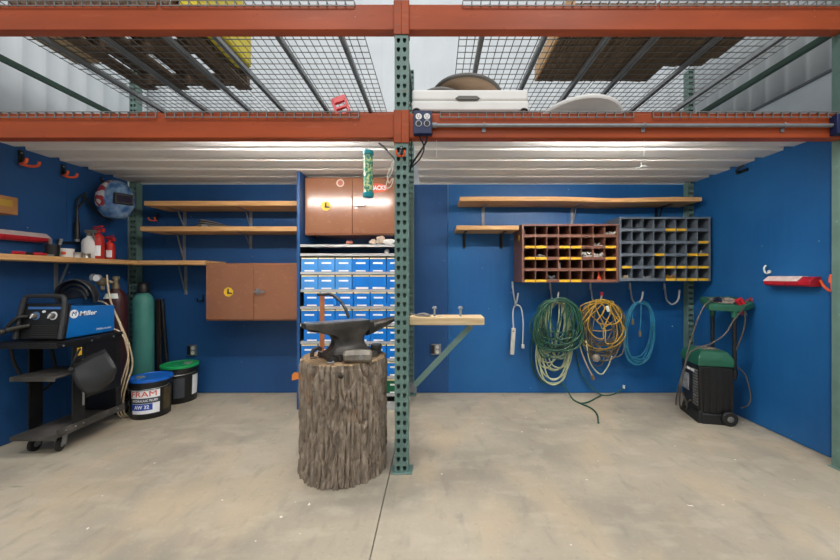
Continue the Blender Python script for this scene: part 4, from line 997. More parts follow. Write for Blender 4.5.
b = MB(); b.loft([[(gx+rr*math.cos(a), gy+rr*math.sin(a), .126+z) for a in [-PI/2-.9+1.8*k/8 for k in range(9)]]+[(gx+(rr+.001)*math.cos(a), gy+(rr+.001)*math.sin(a), .126+z) for a in [-PI/2+.9-1.8*k/8 for k in range(9)]] for rr, z in ((gr*.82+.0, .838), (gr*1.0+.0015, .80))]); b.build('shoulder_label', M('pale_label', '#cfd6cf', .5), t)
tx, ty, tr = wx(143.3, 3.19), 3.19, .079
t = thing('gas_cylinder', 'tall teal gas cylinder with black cap standing in the left corner', 'gas cylinder', (tx, ty, 0))
b = MB(); b.lathe([(tr*.95, 0), (tr, .012), (tr, .84), (tr*.97, .88), (tr*.85, .915), (tr*.6, .94), (tr*.4, .95)], (tx, ty, .0005), seg=40); b.build('cylinder_body', teal_cyl, t, smooth=50)
b = MB(); b.lathe([(.046, 0), (.048, .01), (.045, .05), (.038, .085), (.02, .098), (.01, .1)], (tx, ty, .950), seg=24); b.build('cap', black, t, smooth=50)
# hoses from the regulator
for k, (pts, m, r, lb) in enumerate((
    ([(107, 275, 2.72), (108.5, 290, 2.70), (112, 305, 2.64), (121, 325, 2.62), (129, 345, 2.64), (132.5, 365, 2.66)], cord_cream, .0058, 'cream gas hose running from the regulator down beside the cart'),
    ([(93, 301, 2.60), (103, 302, 2.60), (112, 309, 2.60), (118.5, 321, 2.6), (125, 340, 2.62), (128.5, 362, 2.64)], cord_cream, .0052, 'cream cable arching behind the welder down beside the cart'),
    ([(114, 329, 2.585), (120, 332, 2.59), (126, 342, 2.6), (128, 358, 2.61)], cord_cream, .0050, 'short cream cable leaving the welder rear beside the pail'))):
    o_ = Vector((-.012*k+.008, -.013*k, 0)); tail = [Vector(q)+o_ for q in ((-2.312, 2.655, .30), (-2.362, 2.683, .18), (-2.393, 2.722, .06), (-2.398, 2.765, .0085))]
    b = MB(); b.tube(cat([W(*p) for p in pts]+tail, 8), r, 8); tag(b.build('hose', m, origin=W(*pts[-1])), lb, 'hose', 'cream hoses behind the welder')
# dark lengths leaning in the corner
for p0, p1, r, m, lb, nm in ((160.5, 158.5, .018, M('dark_board', '#2b241f', .6, var=.2), 'dark wooden stake leaning on the back panel beside teal cylinder', 'stake'), (169.5, 162, .016, black_st, 'black steel pipe leaning on the back panel behind the green-lidded pail', 'steel_pipe')):
    a_, c_ = Vector((wx(p0, 3.29), 3.285, .004)), Vector((wx(p1, 3.32), 3.318, wz(299, 3.32)))
    b = MB(); (b.bar(a_+Vector((0, 0, .02)), c_, .036, .02, up=(0, 1, 0)) if nm == 'stake' else b.cyl(a_+Vector((0, 0, .008)), c_, r, 12)); tag(b.build(nm, m, bevel=.002 if nm == 'stake' else 0, origin=a_), lb, nm.replace('_', ' '))

# ---------------------------------------------------------------- pails
def pail(cx, cy, r, h, lidm, label):
    t = thing('pail', label, 'pail', (cx, cy, 0), 'black plastic pails with coloured lids')
    b = MB(); b.lathe([(r*.86, 0), (r*.885, .004), (r*.955, h*.78), (r*.985, h*.785), (r*.985, h*.80), (r*.955, h*.81), (r*.965, h*.9), (r*.965, h*.98)], (cx, cy, .0005), seg=48, cap=True); b.build('pail_body', black, t, smooth=40)
    b = MB(); b.lathe([(r*.97, h*.93), (r*1.0, h*.935), (r*1.012, h*.97), (r*1.0, h*1.005), (r*.95, h*1.012), (r*.92, h*.994), (r*.3, h*.992), (.01, h*.992)], (cx, cy, .0005), seg=48); ld = b.build('lid', lidm, t, smooth=40)
    b = MB(); pts = []
    for k in range(17):
        a = PI+PI*k/16; pts.append((cx+r*1.02*math.cos(a), cy+r*1.02*math.sin(a), h*.80-.010*math.sin(PI*k/16)))
    b.tube(pts, .003, 6); b.build('bail', steel, t)
    for s in (-1, 1):
        b = MB(); b.ell((cx+s*r*1.0, cy, h*.80), (.012, .014, .014), 10, 6); b.build('bail_ear', black, t)
    return t, ld
def wrap(cx, cy, r0, r1, h0, h1, a0, a1, off, n=14):
    """thin sheet wrapped on the tapering wall of a pail between angles a0..a1, heights h0..h1"""
    b = MB(); 
    rad = lambda z: r0+(r1-r0)*z
    A = [a0+(a1-a0)*k/n for k in range(n+1)]
    b.loft([[(cx+(rad(z)+off)*math.cos(a), cy+(rad(z)+off)*math.sin(a), z) for a in A]+[(cx+(rad(z)+off+.0006)*math.cos(a), cy+(rad(z)+off+.0006)*math.sin(a), z) for a in A[::-1]] for z in (h0, h1)])
    return b
PR, PH = .143, .302
pcx, pcy = wx(151, 2.83), 2.83
t, ld = pail(pcx, pcy, PR, PH, blue_lid, 'black pail with blue lid and red lettered oil label')
view = math.atan2(-pcy, -pcx)
r0_, r1_ = PR*.885, PR*.885+(PR*.955-PR*.885)/(PH*.78)      # radius per metre of height
a0_, a1_ = view-1.02, view+.42
lb_ = wrap(pcx, pcy, r0_, r1_, .045, .225, a0_, a1_, .0006).build('oil_label', cardw, t, smooth=60)
wrap(pcx, pcy, r0_, r1_, .125, .166, a0_, a1_, .0014).build('slate_band', dark_label, lb_, smooth=60)
wrap(pcx, pcy, r0_, r1_, .073, .122, a0_, a1_-.35, .0014).build('blue_band', blue_label, lb_, smooth=60)
wrap(pcx, pcy, r0_, r1_, .05, .225, view+.62, view+1.15, .0006).build('side_label', olive, t, smooth=60)
def pail_map(ac, zc, off):
    def f(u, v, w):
        z = zc+v; r = r0_+(r1_-r0_)*z+off+w; a = ac+u/r; return (pcx+r*math.cos(a), pcy+r*math.sin(a), z)
    return f
ac = (a0_+a1_)/2
text('FRAM', .058, pail_map(ac-.05, .196, .0015), red_text, lb_, bold=.0, width=.165, cut=True)
text('HYDRAULIC FLUID', .024, pail_map(ac, .146, .0024), cardw, lb_, bold=.0004, width=.165, cut=True)
text('AW 32', .038, pail_map(ac-.16, .097, .0024), cardw, lb_, bold=.001, width=.10, cut=True)
b = MB(); b.lathe([(.03, 0), (.03, .003), (.02, .008), (.01, .008)], (pcx-.06, pcy-.03, PH*.992+.001), seg=20); b.build('spout', M('spout_grey', '#8a8f8c', .5), ld)
gcx, gcy = wx(179.5, 3.15), 3.155
t2, ld2 = pail(gcx, gcy, PR, PH+.02, green_lid, 'black pail with green lid against the back panel')
v2 = math.atan2(-gcy, -gcx); r1g = (PR*.955-PR*.885)/((PH+.02)*.78)
wrap(gcx, gcy, r0_, r0_+r1g, .05, .22, v2-.35, v2+.25, .0006).build('slate_label', dark_label, t2, smooth=60)
wrap(gcx, gcy, r0_, r0_+r1g, .06, .23, v2+.72, v2+1.25, .0006).build('white_label', cardw, t2, smooth=60)
b = MB(); b.lathe([(.032, 0), (.032, .003), (.02, .008), (.01, .008)], (gcx+.05, gcy+.03, (PH+.02)*.992+.001), seg=20); b.build('spout', M('spout_grey', '#8a8f8c', .5), ld2)

# ---------------------------------------------------------------- pigeonhole bins
def pigeon(x0, x1, z0, z1, yf, mat, label, strips, fill, yb=YB-.002):
    t = thing('pigeonhole_bins', label, 'bin cabinet', ((x0+x1)/2, YB, z0), 'steel pigeonhole bins on the back panel')
    b = MB(); e = .016; th = .003; nc, nr = 8, 5
    b.box(x0, x1, yb-th, yb, z0, z1)
    b.box(x0, x0+th, yf, yb-th, z0, z1); b.box(x1-th, x1, yf, yb-th, z0, z1); b.box(x0+th, x1-th, yf, yb-th, z1-th, z1); b.box(x0+th, x1-th, yf, yb-th, z0, z0+th)
    b.box(x0, x0+e, yf-.002, yf, z0, z1); b.box(x1-e, x1, yf-.002, yf, z0, z1); b.box(x0+e, x1-e, yf-.002, yf, z1-e, z1)
    X = [x0+e+(x1-x0-2*e)*k/nc for k in range(nc+1)]; Zr = [z1-e-(z1-e-z0)*k/nr for k in range(nr+1)]
    for k in range(1, nc): b.box(X[k]-.0028, X[k]+.0028, yf+.001, yb-th, z0+th, z1-th)
    for k in range(1, nr+1):
        b.box(x0+e, x1-e, yf-.002, yf, Zr[k], Zr[k]+.024)
        if k < nr: b.box(x0+th, x1-th, yf, yb-th, Zr[k]+.002, Zr[k]+.004)
    body = b.build('cabinet_body', mat, t, smooth=0)
    for r, cs_ in strips.items():
        for c in cs_:
            s = MB(); s.box(X[c-1]+.006, X[c]-.005, yf-.0035, yf-.0022, Zr[r]+.002, Zr[r]+.0225); s.build('label_strip', yellow, t)
    return t, X, Zr
yb_ = 3.03
t, X, Zr = pigeon(wx(522, yb_), wx(618.3, yb_), wz(282.3, yb_), wz(224, yb_), yb_, bin_brown, 'brown steel pigeonhole bins with yellow label strips on the back panel', {2: (1, 2, 4, 5, 8), 3: (1, 2, 4, 5, 8), 4: (8,), 5: (1, 2, 4, 5)}, None)
s = MB(); s.prism(octa(.03), (wx(522, yb_)-.0012, 3.13, wz(238, 3.13)), (0, -1, 0), (0, 0, 1), .001); s.build('sticker', yellow, t, smooth=0)
Xb, Zb = X, Zr
t, X, Zr = pigeon(wx(619.3, yb_), wx(710.5, yb_), wz(281, yb_), wz(217, yb_), yb_, bin_grey, 'grey steel pigeonhole bins with yellow label strips beside right panel', {1: (5, 6), 2: (8,), 3: (4, 7, 8), 4: (1, 4, 5, 6, 7, 8), 5: (5, 6, 7, 8)}, None, 3.262)
Xg, Zg = X, Zr
def heap(X, Z, r, c, mat, label, n=14, hgt=.02, seed=1, over=False, w=.8):
    R_ = random.Random(seed); b = MB(); x0, x1 = X[c-1], X[c]; z = Z[r]+.0045; xm = (x0+x1)/2
    for k in range(n):
        x = xm+(x1-x0)*w*.5*R_.uniform(-1, 1); y = yb_+R_.uniform(.006, .06) if not over else yb_+R_.uniform(.006, .04)
        zz = z+.006+.021+R_.random()*hgt
        b.obox((x, y, zz), (R_.uniform(.012, .026), R_.uniform(.006, .012), R_.uniform(.006, .012)), Euler((R_.uniform(-1, 1), R_.uniform(-1, 1), R_.uniform(0, 3))).to_matrix())
    b.box(x0+.012, x1-.012, yb_+.012, yb_+.07, z+.0005, z+.024)
    return tag(b.build('fasteners', mat, smooth=0, origin=(xm, yb_+.03, z)), label, 'fasteners', 'loose hardware in the pigeonholes', 'stuff')
wht = M('white_hardware', '#cfcdc8', .45, .2, var=.15, scale=60)
heap(Xb, Zb, 1, 8, wht, 'white fasteners in the top right brown pigeonhole', 12, .012, 1)
heap(Xb, Zb, 2, 7, wht, 'few pale fasteners in a second row brown pigeonhole', 6, .012, 2, w=.4)
heap(Xb, Zb, 3, 6, wht, 'overflowing white fasteners in third row, sixth brown pigeonhole', 22, .03, 3, w=.9)
heap(Xb, Zb, 3, 7, wht, 'overflowing white fasteners in third row, seventh brown pigeonhole', 22, .026, 4, w=.9)
heap(Xb, Zb, 3, 2, zinc, 'grey fasteners in the third row, second brown pigeonhole', 8, .01, 5, w=.6)
heap(Xb, Zb, 5, 3, zinc, 'steel clips in the bottom row, third brown pigeonhole', 8, .02, 6, w=.5)
heap(Xg, Zg, 5, 1, M('tan_hardware', '#a08f74', .6, var=.2, scale=50), 'tan hardware in the bottom left grey pigeonhole', 8, .012, 7, w=.5)
heap(Xg, Zg, 5, 3, zinc, 'flat steel hardware in the bottom row, third grey pigeonhole', 6, .004, 8, w=.7)
heap(Xg, Zg, 5, 5, M('rust_hardware', '#a0702c', .6, var=.2, scale=50), 'rust coloured hardware in the bottom row, fifth grey pigeonhole', 14, .012, 9, w=.9)
heap(Xg, Zg, 3, 8, wht, 'white clip in the third row, last grey pigeonhole', 3, .01, 10, w=.3)
x = Xb[7]-.025; z = Zb[5]+.0055
b = MB(); b.lathe([(.018, 0), (.017, .03), (.007, .06), (.005, .085)], (x, yb_+.06, z), seg=18); tag(b.build('nozzle_tip', orange_pl, origin=(x, yb_+.06, z)), 'orange plastic nozzle standing in the bottom row of the brown bins', 'nozzle')
x = (Xb[3]+.02); z = Zb[4]+.0055
b = MB(); b.lathe([(.011, 0), (.011, .05), (.009, .052), (.009, .065)], (x, yb_+.04, z), seg=14); tag(b.build('vial', zinc, origin=(x, yb_+.04, z)), 'small grey tube standing in the fourth row of the brown bins', 'tube')

# ---------------------------------------------------------------- J hooks under the bins
def j_hook(px_top, px_tip, ptop, pbot, ptip, label, tipm=None, big=False):
    y1 = 3.12 if not big else 3.18
    A = Vector((wx(px_top, YB-.012), YB-.012, wz(ptop, YB-.012)))
    t = thing('wall_hook', label, 'hook', A, 'steel utility hooks below the bins')
    p = [A, A+Vector((.004, -.001, -.05)), W(px_top+1.2, (ptop+pbot)/2+1, 3.30), W(px_top+2.5, pbot-3, 3.27), W((px_top+px_tip)/2, pbot+.8, 3.22), W(px_tip-1.6, pbot-3.5, 3.165), W(px_tip, ptip, 3.14)]
    b = MB(); b.tube(cat(p, 7), .0076, 8); b.build('hook_rod', M('galvanised_rod', '#b9bdc1', .35, .25), t)
    b = MB(); b.box(A.x-.008, A.x+.008, YB-.012, YB-.0005, A.z-.06, A.z+.008); b.build('screw_plate', steel, t, bevel=.002)
    if tipm: b = MB(); b.cyl(W(px_tip-.3, ptip+2.5, 3.142), W(px_tip, ptip-.8, 3.138), .011, 10); b.build('tip_sleeve', tipm, t)
    return t
j_hook(512.5, 518.2, 282, 305, 293, 'steel hook holding the white power strip')
j_hook(550, 558.6, 283, 304, 292, 'steel hook holding the green cords')
j_hook(590.5, 602, 283.5, 304, 293, 'steel hook with red tip holding the yellow cord', red)
j_hook(630, 643, 283, 303, 291.5, 'steel hook holding the teal hose')
j_hook(664.5, 679.5, 283.5, 303.5, 290, 'empty wide steel hook at the right of the row', big=True)

def coil(name, label, cat_, px0, px1, ytop, ybots, widths, n, r, mat, depth=3.22, seed=1, group=None, hookpx=None, ends=None, jitter=.25, yj=.03, par=None):
    """one continuous cord hung in n loops; loop k reaches down to ybots and is as wide as widths, varied per loop"""
    R_ = random.Random(seed); xc = wx((px0+px1)/2, depth); zt = wz(ytop, depth); xh = wx(hookpx if hookpx else (px0+px1)/2, depth)
    sp = []
    N = 16
    for k in range(n):
        L = zt-wz(R_.uniform(*ybots), depth); w = R_.uniform(*widths)*(wx(px1, depth)-wx(px0, depth)); off = R_.uniform(-.5, .5)*((wx(px1, depth)-wx(px0, depth))-w); ph = R_.uniform(-jitter, jitter); yo = R_.uniform(-yj, yj); tz = R_.uniform(0, .03)
        for j in range(N):
            a = 2*PI*j/N; u = math.sin(a); v = (1-math.cos(a))/2
            bul = abs(u)**.8
            x = xh*(1-min(1, v*1.6))+(xc+off)*min(1, v*1.6)+(w/2)*(1 if u > 0 else -1 if u < 0 else 0)*bul*(.95 if v < .5 else 1)
            x += ph*.06*math.sin(a*2+k)+ph*.03*math.sin(a*3+2*k)
            y = depth-.035*(1-v)+yo*(.3+v)+.004*R_.uniform(-1, 1)
            sp.append((x, min(y, YB-.012), zt-tz-v*(L-tz)+.003*R_.uniform(-1, 1)))
    if ends: sp = sp + [W(*e) for e in ends]
    b = MB(); b.tube(cat(sp, 4), r, 6)
    if par: return b.build(name, mat, par)
    return tag(b.build(name, mat, origin=(xc, depth, zt)), label, cat_, group)
G = 'cords hanging under the bins'
coil('hose_coil', 'long pale green cord coiled beneath the dark green cord', 'cord', 536, 573, 299, (348, 391), (.45, .95), 14, .0064, cord_pale, 3.255, 11, G, hookpx=556, yj=.02, jitter=.3)
coil('extension_cord', 'thick coil of dark green extension cord on the second hook', 'cord', 531.5, 581.5, 297.5, (332, 358), (.45, 1.0), 19, .0064, cord_green, 3.19, 5, G, hookpx=557, yj=.035, jitter=.55)
def cord(pts, r, mat, name, label, cat_='cord', group=None, par=None, n=8):
    b = MB(); b.tube(cat(pts, n), r, 8)
    if par: return b.build(name, mat, par)
    return tag(b.build(name, mat, origin=pts[0]), label, cat_, group)
fl_ = lambda px, py: Vector((wx(px, EYE*F/(py-276.0)), EYE*F/(py-276.0), .0085))
cord([W(534, 330, 3.29), W(531.5, 350, 3.31), W(533, 368, 3.315), W(540, 380, 3.315), W(552, 385, 3.31), W(562, 384, 3.30), W(567, 390, 3.24), fl_(573, 400), fl_(582, 405), fl_(591, 409), fl_(597, 415), fl_(598.5, 424)], .0064, cord_green, 'cord_tail', 'dark green cord tail drooping to the floor toward the viewer', 'cord', G)
cord([W(574, 340, 3.29), W(577, 358, 3.315), W(581, 373, 3.31), W(588, 384, 3.30), W(595, 390, 3.27), fl_(602, 395.8), fl_(612, 395.6), W(620, 390.5, 3.30), W(623.5, 388, 3.318)], .0054, cord_green, 'cord_tail', 'dark green cord tail rising to a plug against the wall', 'cord', G)
cord([fl_(573, 400.5), fl_(580, 404.0), fl_(588, 403), fl_(596, 399), fl_(601, 396.5)], .006, cord_green, 'cord_tail', 'short dark green cord end lying across the tail on the floor', 'cord', G)
b = MB(); b.cyl(W(623.5, 388.5, 3.32), W(624, 385, 3.325), .011, 10); tag(b.build('plug', white, origin=W(624, 387, 3.32)), 'pale cord plug standing against the wall foot below the teal hose', 'plug')
coil('extension_cord', 'tangled yellow extension cord on the red tipped hook', 'cord', 581, 621, 299, (318, 352), (.3, .9), 7, .0042, cord_yellow, 3.19, 23, G, hookpx=600, jitter=1.2, yj=.04)
coil('extension_cord', 'grey brown cord tangled behind the yellow extension cord', 'cord', 579, 625, 300, (340, 368), (.5, 1.0), 15, .0052, cord_grey, 3.235, 31, G, hookpx=600, jitter=.7, yj=.03)
cord([W(599, 301, 3.2), W(590, 302, 3.2), W(581, 306, 3.21), W(581, 311, 3.22), W(589, 314, 3.22)], .0045, cord_yellow, 'cord_loop', 'yellow cord loop sticking out left of the yellow tangle', 'cord', G)
tl = cord([W(592, 303, 3.25), W(582, 325, 3.26), W(580, 345, 3.26), W(586, 363, 3.25), W(592, 375, 3.24)], .0062, cord_cream, 'cord_tail', 'cream cord hanging with a brown plug below the yellow tangle', 'cord', G)
b = MB(); p = W(592, 375, 3.24); b.cyl(p, p+Vector((.012, -.003, -.04)), .014, 10); b.build('plug', M('brown_plug', '#7b5f3d', .5), tl)
cord([W(586, 340, 3.2), W(590, 362, 3.2), W(600, 374, 3.2), W(607, 368, 3.2), W(612, 356, 3.2)], .0055, cord_pale, 'cord_loop', 'pale cord loop hanging lowest under the yellow tangle', 'cord', G)
t = thing('work_light', 'round cloudy lamp guard at the bottom of the yellow tangle', 'lamp', W(596, 358, 3.15))
b = MB(); b.lathe([(.012, -.03), (.028, -.02), (.034, 0), (.028, .02), (.01, .03)], W(596, 358, 3.14), (.2, -1, -.2), 20); b.build('bulb_cover', M('cloudy_plastic', '#8f8474', .35), t, smooth=60)
b = MB(); b.lathe([(.012, 0), (.016, .02), (.012, .05)], W(607, 306, 3.12), (.3, 0, -1), 12); tag(b.build('plug', white, origin=W(607, 306, 3.12)), 'white cord plug at the upper right of the yellow tangle', 'plug')
coil('air_hose', 'teal air hose looped on the fourth hook', 'hose', 622.5, 653.5, 300.5, (357, 367), (.82, 1.0), 7, .0054, cord_teal, 3.22, 41, G, hookpx=639, jitter=.05, yj=.02)
ah = [o for o in C.objects if o.name == 'air_hose'][0]
for pts in ([(634, 303, 3.2), (632, 312, 3.2), (632.5, 319, 3.2)], [(641, 301, 3.2), (641, 315, 3.2), (640, 331, 3.2)]):
    b = MB(); b.tube(cat([W(*p) for p in pts], 6), .005, 8); b.build('hose_end', cord_teal, ah)
    q = W(*pts[-1]); b = MB(); b.cyl(q, q+Vector((0, -.002, -.05)), .012, 10); b.build('coupling', brass, ah)
# white power strip on its cord
t = thing('power_strip', 'white power strip hanging by its cord from the leftmost hook', 'power strip', W(511, 305, 3.25))
b = MB(); b.tube(cat([W(513.5, 328, 3.27), W(512.8, 314, 3.26), W(514, 307, 3.24), W(517, 305, 3.24), W(521, 308, 3.25), W(523, 320, 3.27), W(523, 333, 3.28), W(522.5, 345, 3.29)], 8), .006, 8); b.build('cord_loop', cord_white, t)
b = MB(); c0 = W(513.6, 328, 3.27); c1 = W(511.8, 354.5, 3.27); b.bar(c0, c1, .036, .04, up=(0, -1, 0)); b.build('strip_body', M('bone_plastic', '#cfcabf', .45), t, bevel=.006, bseg=3)
b = MB(); c0 = W(513.4, 329, 3.248); b.obox(c0+Vector((0, 0, -.02)), (.014, .006, .01)); b.build('switch', grey_pl, t)
b = MB(); q = W(522.5, 345, 3.29); b.obox(q+Vector((.004, 0, -.012)), (.024, .022, .036)); b.build('plug', white, t, bevel=.004)

# ---------------------------------------------------------------- battery charger
bo = Vector((1.978, 2.66, 0)); al = math.radians(-12); BW, BD = .222, .275
B4 = Matrix.Translation(bo) @ Matrix.Rotation(al, 4, 'Z')
t = thing('battery_charger', 'green and black wheeled battery charger with cables by the right panel', 'battery charger', bo+Vector((.12, .12, 0)))
def bput(mb, *a, **k): mb.xf(B4); return mb.build(*a, **k)
def rr4(x0, x1, y0, y1, z): return [(x0, y0, z), (x1, y0, z), (x1, y1, z), (x0, y1, z)]
b = MB(); b.loft([rr4(.008, BW-.004, .006, BD-.006, .055), rr4(.004, BW, .0, BD, .20), rr4(.0, BW+.002, .0, BD, .4245)]); bd = bput(b, 'charger_body', black, t, bevel=.008)
b = MB(); b.loft([rr4(-.006, BW+.006, -.006, BD+.006, .425), rr4(-.008, BW+.008, -.008, BD+.008, .462), rr4(-.002, BW+.004, -.0, BD+.002, .490), rr4(.03, BW-.02, .03, BD-.03, .534), rr4(.05, BW-.04, .05, BD-.06, .538)]); ld3 = bput(b, 'lid', ch_green, t, bevel=.006)
b = MB(); b.loft([rr4(.06, BW-.05, .06, BD-.07, .5385), rr4(.06, BW-.05, .06, BD-.07, .541)]); bput(b, 'display_panel', M('display_print', '#4a463e', .5, hex2='#8d8474', scale=40, lo=.46, hi=.56), ld3)
b = MB()
for k in range(13): b.box(.0-.004, .004, .02, .085, .12+.0215*k, .132+.0215*k)
bput(b, 'vent_louvre', grey_pl, bd)
b = MB()
for k in range(5): b.box(.03+.043*k, .052+.043*k, -.003, .002, .08, .40)
bput(b, 'front_rib', black, bd, bevel=.001)
b = MB(); b.loft([rr4(.01, BW+.004, -.02, .03, .0005), rr4(.02, BW-.01, -.012, .02, .075)]); b.loft([rr4(-.012, .04, -.012, BD, .0005), rr4(.0, .03, .0, BD-.02, .085)]); bput(b, 'foot', black, t, bevel=.006)
for yy, nm in ((-.012, 'wheel'), (BD+.02, 'wheel')):
    b = MB(); b.lathe([(.012, -.014), (.045, -.014), (.052, -.008), (.052, .008), (.045, .014), (.012, .014)], (BW-.035, yy-.012, .053), (0, 1, 0), 28); wv = bput(b, 'wheel', black_rub, t, smooth=40)
    b = MB(); b.lathe([(.022, 0), (.018, .003), (.008, .004)], (BW-.035, yy-.0265, .053), (0, -1, 0), 16); bput(b, 'hub', grey_pl, wv)
b = MB()
for q0, q1, h0, h1 in ((.06, .115, .365, .385), (.125, .175, .365, .385), (.19, .215, .36, .39)): b.box(-.0062, -.0042, q0, q1, h0, h1)
bput(b, 'white_print', cardw, bd)
b = MB(); b.box(-.006, -.0002, .15, .25, .20, .33); bput(b, 'spec_label', M('label_grey', '#8d9094', .5, var=.3, scale=30), bd)
p1, p2 = Vector((wx(734.5, 2.63), 2.63, 0)), Vector((wx(712.5, 2.80), 2.80, 0))
for p in (p1, p2):
    b = MB(); b.cyl((p.x, p.y, .33), (p.x, p.y, .835), .0135, 12); b.build('handle_post', black, t)
    b = MB(); b.lathe([(.02, 0), (.02, .04)], (p.x, p.y, .36), seg=14); b.build('post_clamp', black, t)
tz = .866
c_ = [Vector((p1.x-.165, p1.y+.0, tz)), Vector((p1.x+.02, p1.y-.03, tz)), Vector((XR-.03, 2.66, tz)), Vector((XR-.045, 2.84, tz)), Vector((p2.x-.035, p2.y+.05, tz))]
c_ = [Vector((2.055, 2.665, tz-.004)), Vector((2.245, 2.60, tz-.012)), Vector((2.365, 2.63, tz+.018)), Vector((2.37, 2.83, tz+.05)), Vector((2.14, 2.87, tz+.044))]
b = MB(); ctr = sum(c_, Vector())/5
b.loft([[q+Vector((0, 0, -.022)) for q in c_], [q+Vector((0, 0, .018)) for q in c_], [ctr+(q-ctr)*.93+Vector((0, 0, .026)) for q in c_]]); tr_ = b.build('handle_tray', ch_green, t, bevel=.006)
b = MB(); b.loft([[ctr+(q-ctr)*.62+Vector((-.02, -.0, .0275)) for q in c_], [ctr+(q-ctr)*.62+Vector((-.02, 0, .0285)) for q in c_]]); b.build('tray_label', M('tray_print', '#5b5148', .5, hex2='#a89a88', scale=35, lo=.45, hi=.6), tr_)
for p in (p1, p2): 
    b = MB(); b.cyl((p.x, p.y, .79), (p.x, p.y, tz-.013), .02, 12); b.build('post_socket', ch_green, tr_)
def clamp(base, tip, m, name):
    base, tip = Vector(base), Vector(tip); b = MB(); b.tube([base, base.lerp(tip, .5), tip], .012, 10, r2=.016); b.tube([base+Vector((.018, .0, .0)), base.lerp(tip, .5)+Vector((.03, 0, .01)), tip+Vector((.03, .01, .015))], .010, 10, r2=.012); o = b.build(name, m, t)
    j = MB(); d = (base-tip).normalized(); j.bar(base, base+d*.055, .022, .012); j.build('clamp_jaw', zinc, o, bevel=.002)
clamp(W(742, 309, 2.63), W(737, 300, 2.62), red, 'red_clamp'); clamp(W(746, 307, 2.68), W(749, 299.5, 2.67), red, 'red_clamp')
clamp(W(718, 305, 2.70), W(714.5, 299, 2.69), M('navy_plastic', '#131c38', .4), 'black_clamp')
b = MB(); b.cyl((p1.x+.05, 2.635, tz-.05), (p1.x+.05, 2.635, tz-.012), .013, 10); b.build('red_knob', red, tr_)
cc = M('taupe_rubber', '#4a443d', .5, var=.15)
cord([W(713.5, 299.5, 2.69), W(706, 304, 2.66), W(699, 316, 2.65), W(693, 333, 2.64), W(688, 350, 2.63), W(684, 372, 2.61), W(680, 392, 2.6), fl_(680.5, 409), fl_(685, 411), W(687, 405, 2.66), W(682, 392, 2.64)], .0052, cc, 'cable', '', par=t)
cord([W(749.5, 299, 2.66), W(743, 309, 2.60), W(734, 320, 2.57), W(725, 334, 2.57), W(712, 343, 2.58), W(698, 348, 2.59), W(689, 354, 2.60), W(683, 372, 2.60), W(678, 390, 2.62), fl_(676, 405), fl_(682, 407.5), W(690, 400, 2.7)], .0052, cc, 'cable', '', par=t)
cord([W(744, 308, 2.62), W(745, 322, 2.60), W(741, 338, 2.60), W(736, 350, 2.62), W(732, 364, 2.66)], .0052, cc, 'cable', '', par=t)
cord([W(736, 366, 2.70), W(745, 375, 2.66), W(750, 392, 2.62), W(749, 404, 2.62), W(741, 408, 2.66)], .0048, cc, 'cable', '', par=t)

# ---------------------------------------------------------------- power box, conduit, hanging tube, cables
t = thing('outlet_box', 'navy outlet box with four sockets on the beam beside the post', 'outlet box', (wx(422.5, YF), YF, 1.95))
bx0, bx1, bz0, bz1 = wx(413.5, 1.95), wx(432, 1.95), wz(134, 1.95), wz(111, 1.95)
b = MB(); b.box(bx0, bx1, 1.942, YF+.003, bz0, bz1); bb = b.build('box_body', navy_box, t, bevel=.003)
b = MB(); 
for i, px in enumerate((418.7, 427)):
    for j, py in enumerate((116.5, 123.5)):
        x, z = wx(px, 1.94), wz(py, 1.94); b = MB(); b.lathe([(.017, 0), (.017, .004)], (x, 1.9418, z), (0, -1, 0), 20); s = b.build('socket', white if j == 0 else steel, bb)
        a = MB()
        if j == 0: a.box(x-.008, x-.005, 1.9365, 1.9375, z-.002, z+.008); a.box(x+.005, x+.008, 1.9365, 1.9375, z-.002, z+.008); a.cyl((x, 1.9365, z-.008), (x, 1.9375, z-.008), .003, 8)
        else: a.lathe([(.0135, 0), (.0135, .0015)], (x, 1.9376, z), (0, -1, 0), 16)
        a.build('slots', black, s)
t = thing('outlet_box', 'navy outlet box at the right frame edge on the lower beam', 'outlet box', (wx(842, 1.95), YF, 1.95))
b = MB(); b.box(wx(836, 1.95), wx(836, 1.95)+.10, 1.942, YF+.003, wz(134, 1.95), wz(114, 1.95)); b.build('box_body', navy_box, t, bevel=.003)
zc = wz(125.3, 1.965)
t = thing('conduit', 'grey steel conduit running along the lower right beam', 'conduit', (1, 1.97, zc))
b = MB(); b.cyl((bx1+.02, 1.967, zc), (wx(836, 1.95)-.003, 1.967, zc), .0105, 12); b.build('conduit_pipe', zinc, t)
b = MB(); b.cyl((bx1+.0005, 1.967, zc), (bx1+.026, 1.967, zc), .0155, 12); b.build('coupling', zinc, t)
for px in (484, 644, 784):
    x = wx(px, 1.97); b = MB(); b.box(x-.01, x+.01, 1.9785, 1.9825, zc-.032, zc+.012); b.tube([(x, 1.980, zc+.012), (x, 1.962, zc+.0125), (x, 1.9545, zc), (x, 1.962, zc-.0125), (x, 1.980, zc-.013)], .003, 6); b.build('pipe_strap', zinc, t)
